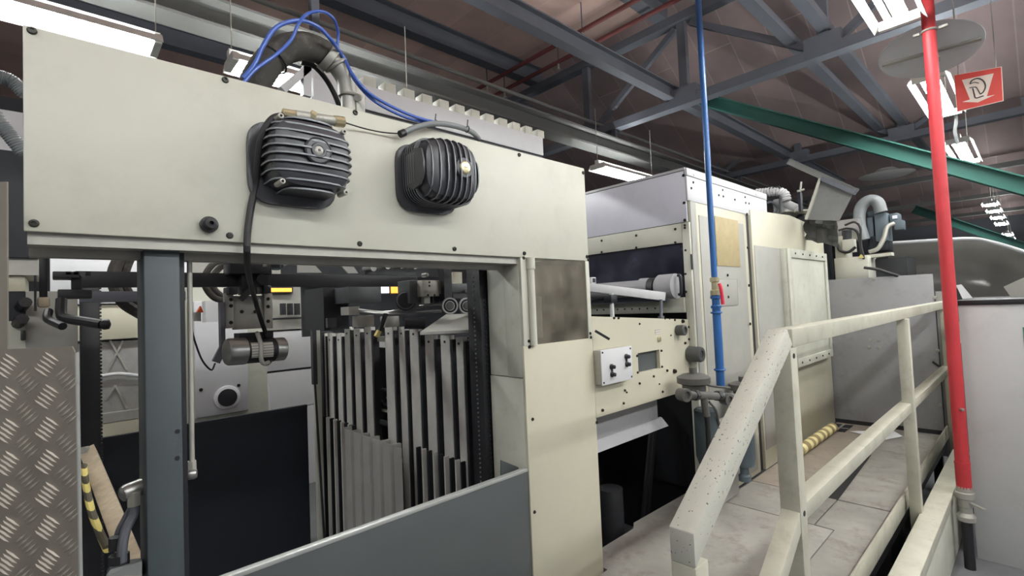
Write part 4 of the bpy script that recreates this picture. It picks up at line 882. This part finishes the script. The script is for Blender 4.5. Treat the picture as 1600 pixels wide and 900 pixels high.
MB().tube([P(1397,349,X=XQ-.02), P(1386,355,X=XQ-.05), P(1381,372,X=XQ-.08), P(1372,388,X=XQ-.1), P(1358,394,X=XQ-.1)], .02, 12).build('flexible_pipe', 'zinc', t)
MB().cyl(P(1358,338,X=XQ+.1), P(1376,332,X=XQ+.1), .04).build('pump_inlet', 'pump', t)
t = thing('dark_frame', 'dark machine frame carrying the pump unit behind the grey sheet wall', 'frame', (5.8, 1.2, 0))
MB().box(5.36, 6.2, .80, 2.4, 0, 1.66).box(5.72, 6.2, .80, 1.4, 1.66, 1.93).build('frame_body', 'dark', t)
MB().bar(P(1350,402,X=5.6), P(1395,397,X=5.6), .12, .03).build('frame_ledge', 'cream', t)
o = MB().tube([P(1350,418,X=5.3), P(1370,421,X=5.3), P(1390,427,X=5.3), P(1408,433,X=5.36)], .013).build('black_hose', 'rubber'); tag(o, 'black hose lying over the top edge of the grey sheet wall', 'hose')
# stainless hood beyond
ss = thing('stainless_hood', 'wide open stainless hood with white rim beyond the grey sheet wall', 'hood', (6.8, .6, 1.3))
prof = [(6.35, 2.10), (6.55, 2.09), (6.80, 2.02), (6.98, 1.88), (7.02, 1.70), (6.92, 1.55), (6.70, 1.46), (6.4, 1.42)]
ya, yb_ = 1.12, .26
b = MB(); A = spline([(x, 0, z) for x, z in prof], 5); n = len(A)
cols = []
for y, sx, dz in ((ya, 1, .03), (.7, 1, 0), (.40, 1, -.03), (yb_, .75, -.10), (.05, .3, -.28)):
    cols.append([b.bm.verts.new((6.35 + (p.x-6.35)*sx, y, 1.42 + (p.z-1.42)*(1 + dz) )) for p in A])
for c0, c1 in zip(cols, cols[1:]):
    for j in range(n-1): b.bm.faces.new((c0[j], c0[j+1], c1[j+1], c1[j]))
bmesh.ops.solidify(b.bm, geom=list(b.bm.faces), thickness=.006)
b.build('hood_sheet', 'inox', ss, 50)
MB().tube([(6.345, ya, 2.12), (6.345, .7, 2.10), (6.345, .40, 2.08), (6.345, yb_, 2.03), (6.345, .05, 1.91), (6.34, -.02, 1.83)], .018, 8).build('hood_rim', 'white', ss)
MB().box(6.3, 7.0, -.3, 1.3, 0, 1.40).build('hood_base', 'dark', ss)
o = MB().prism([P(1568,448,X=4.9), P(1640,415,X=4.9), P(1640,480,X=4.9), P(1582,468,X=4.9)], (.01, 0, 0)).build('bent_sheet', 'inset'); tag(o, 'bent grey sheet sticking up behind the light grey cabinet', 'sheet')
o = MB().prism([P(1494,446,X=4.7), P(1502,444,X=4.7), P(1520,466,X=4.7), P(1504,467,X=4.7)], (.004, 0, 0)).build('white_card', 'paper'); tag(o, 'white card standing between the red pole and the grey cabinet top', 'card')
# grey sheet wall at the end of the deck
gw = thing('sheet_wall', 'scuffed grey sheet wall closing the far end of the deck', 'wall panel', (5.33, 1.0, .42))
MB().box(5.33, 5.342, .585, 1.355, .455, 1.748, .001).build('wall_sheet', 'grey_wall', gw)
MB().box(5.335, 5.35, .585, 1.355, .42, .455).build('wall_foot', 'dark', gw)
for (x, y) in ((1365,436),(1461,465),(1358,532),(1372,532),(1358,543),(1373,543),(1465,548),(1469,633)): screw(gw, P(x, y, X=5.33), (-1, 0, 0), .014, .008, 'zinc')
MB().bar(P(1457,565,X=5.325), P(1468,573,X=5.325), .012, .014, (1, 0, 0)).build('slot', 'black', gw)
t = thing('door_post', 'pale post with small latches between the sheet wall and the red pole', 'post', (5.36, .53, .3))
MB().box(5.36, 5.42, .46, .58, .2, 1.60, .003).build('post', 'inset', t); MB().box(5.30, 5.36, .39, .455, .5, 1.62).build('dark_strip', 'black', t)
for y in (536, 553, 566, 578): xb(1479, y, 1487, y+7, 5.26, .09, .003).build('latch', 'zinc', t)
xb(1495, 503, 1503, 519, 5.28, .018).build('yellow_sticker', 'yellow', t); xb(1496, 520, 1504, 536, 5.28, .018).build('pale_sticker', 'paper', t)
# light grey cabinet at the edge of the view
gc = thing('grey_cabinet', 'tall light grey cabinet with black top edge beside the red pole', 'cabinet', (4.5, -.3, 0))
MB().box(4.03, 5.1, -.9, .335, .0, 1.515, .003).build('cabinet_body', 'grey_cab', gc)
MB().box(4.02, 5.1, -.9, .345, 1.516, 1.545, .003).build('top_edge', 'black', gc)
q = P(1599, 525, X=4.03); MB().box(4.027, 4.03, q.y-.08, q.y, q.z-.06, q.z+.05).build('green_sticker', 'green', gc)
# ================================================================ deck
DG = 'deck plates of the walkway'
def plate(lab, poly):
    zc = ZP; o = MB().prism([(x, y, zc-.02) for x, y in poly], (0, 0, .02), .0015).build('deck_plate', 'plate'); tag(o, lab, 'deck plate', DG); return o
g_ = .004
plate('deck plate beside the dark pit, in front of the crossbeam column', [(1.60, .775), (2.886, .775), (2.886, 1.56), (2.30, 1.57), (2.24, 1.53), (1.82, 1.53), (1.82, 1.39), (1.60, 1.39)])
plate('deck plate below the filter bowls, between the pit plate and the press', [(2.894, .866), (3.325, .866), (3.325, 1.34), (3.1, 1.345), (3.1, 1.575), (2.894, 1.575)])
plate('deck plate along the toe board nearest the railing corner', [(1.55, .575), (3.32, .575), (3.32, .86), (2.894, .86), (2.894, .769), (1.55, .769)])
plate('far deck plate beside the toe board, with a slot along its edge', [(3.335, .575), (5.33, .575), (5.33, .93), (4.49, .93), (4.49, .945), (4.40, .945), (4.40, .90), (3.335, .86)])
bp_ = plate('brown stained deck plate along the foot of the press and the banded hose', [(3.335, .93), (4.40, .985), (4.49, .985), (4.49, .937), (5.33, .937), (5.33, 1.345), (3.335, 1.345)])
bp_.data.materials[0] = M['plate_brown']
t = thing('deck_support', 'dark steel frame under the deck plates', 'frame', (3.4, 1, 0))
MB().box(1.60, 5.33, .58, 1.34, .32, .395).build('frame_body', 'black', t)
for x in (1.7, 3.5, 5.2):
    for y in (.62, 1.2): MB().box(x-.03, x+.03, y-.03, y+.03, 0, .32).build('frame_leg', 'black', t)
for k, (x, y, lab) in enumerate(((1325,762,'x'),(1345,765,'x'),(1370,760,'x'),(1380,764,'x'))): pass
o = MB().prism([P(1328,674,Z=.424), P(1385,687,Z=.424), P(1411,682,Z=.424), P(1395,673,Z=.424)], (0, 0, .002)).build('paper_sheet', 'paper'); tag(o, 'white paper sheet lying on the far deck plate by the grey wall', 'paper')
o = MB().box(1.5, 5.40, .562, .572, .40, .50, .001).build('toe_board', 'rail'); tag(o, 'cream toe board running along the open side of the deck', 'toe board')
lg = thing('deck_skirt', 'cream side skirt with flat top ledge below the railing', 'skirt', (3.2, .45, 0))
MB().box(1.0, 4.90, .405, .50, .40, .42, .003).build('ledge', 'rail', lg)
MB().box(1.0, 4.90, .415, .43, .33, .40, .002).build('ledge_lip', 'rail', lg)
for x0, x1 in ((1.0, 2.9), (2.906, 4.88)): MB().box(x0, x1, .42, .44, .02, .33, .002).build('skirt_sheet', 'cream_dirty', lg)
# railing
rl_ = thing('guard_railing', 'chipped cream tube railing with sloped end along the deck', 'railing', (3.2, .53, .42))
w = .055; yr = .53
MB().box(1.60, 5.42, yr-w/2, yr+w/2, 1.465, 1.520, .003).build('top_rail', 'rail', rl_)
MB().box(1.63, 5.38, yr-w/2, yr+w/2, .955, 1.005, .003).build('middle_rail', 'rail', rl_)
MB().box(1.575, 1.63, yr-w/2, yr+w/2, .30, 1.464, .002).build('railing_post', 'rail', rl_)
for x in (3.40, 5.18): MB().box(x, x+.055, yr-.012-w/2, yr+.012, .32, 1.464, .002).build('railing_post', 'rail', rl_)
MB().hexa([(.945, yr-w/2, 1.075), (1.598, yr-w/2, 1.475), (1.598, yr+w/2, 1.475), (.945, yr+w/2, 1.075)], [(.945, yr-w/2, 1.145), (1.56, yr-w/2, 1.522), (1.56, yr+w/2, 1.522), (.945, yr+w/2, 1.145)], .002).build('sloped_rail', 'rail_chipped', rl_)
MB().box(.945, 1.0, yr-w/2, yr+w/2, .0, 1.0745, .002).build('end_post', 'rail', rl_)
MB().bar((1.0, yr, .60), (1.59, yr, .97), w*.9, .05, b=.002).build('lower_sloped_rail', 'rail', rl_)
for x, z in ((1.60, 1.44), (1.603, .98)): MB().cyl((x, yr-w/2-.0015, z), (x, yr-w/2+.01, z), .008, 10).build('bolt_hole', 'black', rl_)
# ================================================================ pipes
bl = thing('blue_pipe', 'blue compressed air pipe coming down from the roof to the filter bowls', 'pipe', (2.73, 1.24, 1.14))
MB().cyl((2.73, 1.24, 1.66), (2.73, 1.24, 5.2), .0165, 14).build('pipe_upper', 'bluepipe', bl)
MB().cyl((2.73, 1.24, 1.12), (2.73, 1.24, 1.585), .0225, 16).build('pipe_lower', 'bluepipe', bl)
MB().lathe((2.73, 1.24, 1.565), (0, 0, 1), [(.03, 0), (.03, .012), (.022, .02), (.022, .05), (.03, .055), (.03, .07)], 8).build('union_nut', 'bluepipe', bl)
for z in (1.54, 1.22): MB().torus((2.73, 1.24, z), (0, 0, 1), .027, .006, 20, 6).build('pipe_clip', 'bluepipe', bl)
MB().lathe((2.73, 1.24, 1.635), (0, 0, 1), [(.02, 0), (.028, .004), (.028, .03), (.02, .035), (.02, .075), (.027, .08), (.027, .10), (.018, .105)], 8).build('ball_valve', 'brass', bl)
MB().tube([(2.71, 1.205, 1.70), (2.705, 1.195, 1.67), (2.705, 1.19, 1.585)], .010, 8).build('valve_lever', 'red_lever', bl)
rp = thing('red_pole', 'red fire pipe coming down from the roof in front of the grey cabinet', 'pipe', (3.86, .355, .3))
MB().cyl((3.86, .355, .47), (3.86, .355, 5.2), .033, 20).build('pipe_run', 'red', rp)
MB().cyl((3.86, .355, .60), (3.86, .355, .61), .037, 20).cyl((3.86, .355, .46), (3.86, .355, .60), .0355, 20).build('pipe_socket', 'red', rp)
MB().lathe((3.86, .355, .27), (0, 0, 1), [(.02, 0), (.042, .004), (.045, .03), (.03, .05), (.03, .08), (.034, .085), (.034, .13), (.045, .135), (.045, .165), (.036, .17), (.036, .2)], 14).build('pipe_valve', 'zinc', rp)
MB().bar((3.84, .33, .385), (3.80, .27, .375), .02, .008).build('valve_lever', 'zinc', rp)
MB().cyl((3.86, .355, 0), (3.86, .355, .27), .026, 14).build('lower_pipe', 'black', rp)
MB().lathe((3.83, .34, .92), (-.8, -.5, 0), [(.008, 0), (.008, .02), (.004, .022)], 10).build('pipe_bolt', 'steel', rp)
# round grey disc with strap on the pole
dc = P(1452, 80, X=4.16)
vd = (dc - V((0, 0, EYE))).normalized()
rgt = V((D1[0], D2[0], D3[0])); upv = V((D1[1], D2[1], D3[1]))
maj = (rgt*.965 + upv*.262); maj = (maj - vd*maj.dot(vd)).normalized(); mnr = vd.cross(maj).normalized()
if mnr.z > 0: mnr = -mnr
nd = (-vd*.60 + mnr*.80).normalized()
dsk = thing('round_mirror', 'big round grey disc with strap, mounted high on the red pole', 'mirror', dc)
prof = [(r_*.825, h_) for r_, h_ in [(0.001, -.004), (.30, -.004), (.318, -.001), (.322, .004), (.318, .008), (.30, .010), (.22, .045), (.12, .068), (.001, .078)]]
MB().lathe(dc, -nd, prof, 64).build('mirror_disc', 'mirrorback', dsk)
st = nd.cross(maj).normalized()
MB().bar(dc + nd*.012 - maj*.245, dc + nd*.012 + maj*.245, .022, .014, nd).build('strap', 'zinc', dsk)
MB().bar(dc + nd*.02 + maj*.02 - V((0, 0, .02)), dc + nd*.06 + maj*.03 - V((0, 0, .02)), .05, .04, nd).build('mount_block', 'zinc', dsk)
cz = P(1445, 51, X=3.86).z
MB().torus((3.86, .355, cz), (0, 0, 1), .036, .007, 24, 6).bar((3.86, .31, cz), (3.86, .27, cz), .02, .014).bar((3.86, .40, cz), (3.86, .43, cz), .02, .014).bar((3.89, .355, cz), dc + nd*.01, .02, .014).build('pole_clamp', 'zinc', dsk)
# hanging fire sign
sx = 4.60
sgn = thing('fire_sign', 'red and white hanging sign with down arrow and helmet drawing', 'sign', P(1530, 170, X=sx))
q = [P(1491,118,X=sx), P(1564,105,X=sx), P(1567,157,X=sx), P(1496,174,X=sx)]
cq = sum(q, V())/4
MB().prism([cq + (p-cq)*1.03 for p in q], (.006, 0, 0)).build('sign_board', 'sign_white', sgn)
MB().prism([p + V((-.0015, 0, 0)) for p in q], (.001, 0, 0)).build('sign_face', 'sign_red', sgn)
s4 = lambda x, y: P(1200 + x/4, y/4, X=sx-.0025)
MB().prism([s4(1212,500), s4(1410,458), s4(1368,602), s4(1418,592), s4(1312,640), s4(1215,637), s4(1262,622)], (.0008, 0, 0)).build('arrow', 'sign_white', sgn)
s5 = lambda x, y: P(1200 + x/4, y/4, X=sx-.004)
MB().tube([s5(1262,525), s5(1275,503), s5(1310,490), s5(1345,505), s5(1359,540), s5(1345,575), s5(1325,588)], .004, 6).tube([s5(1258,550), s5(1280,545), s5(1300,545), s5(1312,560), s5(1325,585)], .0025, 6).tube([s5(1280,552), s5(1290,590), s5(1300,612), s5(1348,598)], .0035, 6).tube([s5(1262,525), s5(1290,515), s5(1318,520)], .0025, 6).build('helmet_drawing', 'sign_ink', sgn)
MB().cyl(q[0] + (q[1]-q[0])*.1, (sx, (q[0] + (q[1]-q[0])*.1).y, 3.8), .004, 6).cyl(q[0] + (q[1]-q[0])*.9, (sx, (q[0] + (q[1]-q[0])*.9).y, 3.8), .003, 6).build('hanging_cord', 'zinc', sgn)
o = MB().lathe(P(1385, 275, X=10), (0, 0, 1), [(.05, -.02), (.32, 0), (.38, .02), (.2, .06), (.12, .12)], 30).build('ceiling_dish', 'lamp_white'); tag(o, 'small pale round dish lamp hanging under the roof beyond the green beam', 'lamp')
cable('lamp_cord', 'pale twisted cord hanging below the strip lamp behind the sign', [P(1492,170,X=6.1), P(1494,190,X=6.15), P(1492,205,X=6.2), P(1496,224,X=6.3)], .014, 'white', 'cord')
# filter regulator
fr = thing('filter_regulator', 'grey twin air filter regulator with two bowls below the blue pipe', 'regulator', P(1110, 680, Y=1.25))
YR_ = 1.25
l0 = P(1090, 606, Y=YR_)
MB().lathe((l0.x, YR_+.02, l0.z+.075), (0, 0, -1), [(.02, -.03), (.02, 0), (.055, .004), (.085, .02), (.085, .05), (.06, .06), (.06, .09)], 26).build('regulator_cap', 'castgrey', fr)
r0 = P(1160, 606, Y=YR_+.02)
MB().lathe((r0.x, YR_+.02, r0.z+.04), (0, 0, -1), [(.02, -.03), (.02, 0), (.05, .004), (.08, .015), (.08, .05), (.055, .06), (.05, .1)], 26).build('regulator_cap', 'castgrey', fr)
MB().cyl(P(1072,617,Y=1.20), P(1145,620,Y=1.20), .021, 14).cyl(P(1100,622,Y=1.20), P(1104,650,Y=1.20), .018, 12).build('tee_pipe', 'castgrey', fr)
for q in (P(1069,617,Y=1.20), P(1136,624,Y=1.18)): MB().lathe(q, (-.3, -1, 0), [(.03, -.03), (.032, 0), (.032, .02), (.02, .021), (.018, .01)], 20).build('elbow_nut', 'castgrey', fr)
for q in (P(1084,618,Y=1.2), P(1120,619,Y=1.2)): MB().lathe(q, (1, 0, 0), [(.028, 0), (.028, .03)], 6).build('union_nut', 'dark', fr)
MB().cyl(P(1104,645,Y=1.2), P(1106,662,Y=1.2), .014).cyl(P(1106,660,Y=1.2), P(1109,735,Y=1.22), .013).build('drop_hose', 'rubber', fr)
MB().lathe((P(1103,650,Y=1.28).x, 1.28, 1.02), (0, 0, -1), [(.05, 0), (.062, .01), (.062, .26), (.05, .30), (.02, .31), (.02, .35)], 24).build('filter_bowl', 'grey_post', fr)
MB().lathe((P(1160,680,Y=1.25).x, 1.25, 1.03), (0, 0, -1), [(.06, 0), (.066, .01), (.066, .36), (.055, .41), (.025, .42), (.025, .46), (.035, .47), (.035, .50)], 24).build('filter_bowl', 'pump', fr)
MB().tube([P(1108,628,Y=1.2), P(1118,640,Y=1.2), P(1122,655,Y=1.21), P(1124,670,Y=1.22)], .006, 8).tube([P(1100,600,Y=1.22), P(1118,604,Y=1.2), P(1140,606,Y=1.2)], .006, 8).build('signal_tube', 'castgrey', fr)
MB().box(2.62, 3.05, YM-.05, YM-.02, .43, .9).build('backing_bracket', 'inset', fr)
# ================================================================ light and view
for x, y in ((0, .0), (-2.4, .47), (.0, -2.6), (2.6, -2.6), (-2.6, -2.6), (-3.4, 3.42), (5, -2.6), (3.0, 3.44), (8.4, 3.44)):
    pass
extra = [(-2.7, -1.4, .47, 'strip lamp over the walkway behind the viewpoint')]
for a, b_, y, lab in extra: lamp(a, b_, y, 3.2, lab, G1)
N_ = ('first', 'second', 'third', 'fourth', 'fifth', 'sixth')
for k, a in enumerate((-1.2, .6, 2.4, 4.2, 6.0)):  # unseen lamp rows, added and spaced to brighten the front faces
    lamp(a, a+1.4, -1.1, 3.3, N_[k] + ' unseen strip lamp of the added row over the open aisle', 'added unseen strip lamps over the open aisle')
    if a > 0: lamp(a, a+1.4, -3.2, 3.3, N_[k-1] + ' unseen strip lamp of the added row far behind the open aisle', 'added unseen strip lamps behind the open aisle')
w = bpy.data.worlds.new('world'); bpy.context.scene.world = w; w.use_nodes = True
w.node_tree.nodes['Background'].inputs[0].default_value = (.93, .95, 1.0, 1); w.node_tree.nodes['Background'].inputs[1].default_value = .26
sc_ = bpy.context.scene
sc_.view_settings.view_transform = 'Standard'; sc_.view_settings.look = 'None'; sc_.view_settings.gamma = 1; sc_.view_settings.use_curve_mapping = False
sc_.view_settings.exposure = 0.22
sc_.cycles.use_denoising = True
sc_.cycles.max_bounces = 6; sc_.cycles.diffuse_bounces = 4; sc_.cycles.sample_clamp_indirect = 4
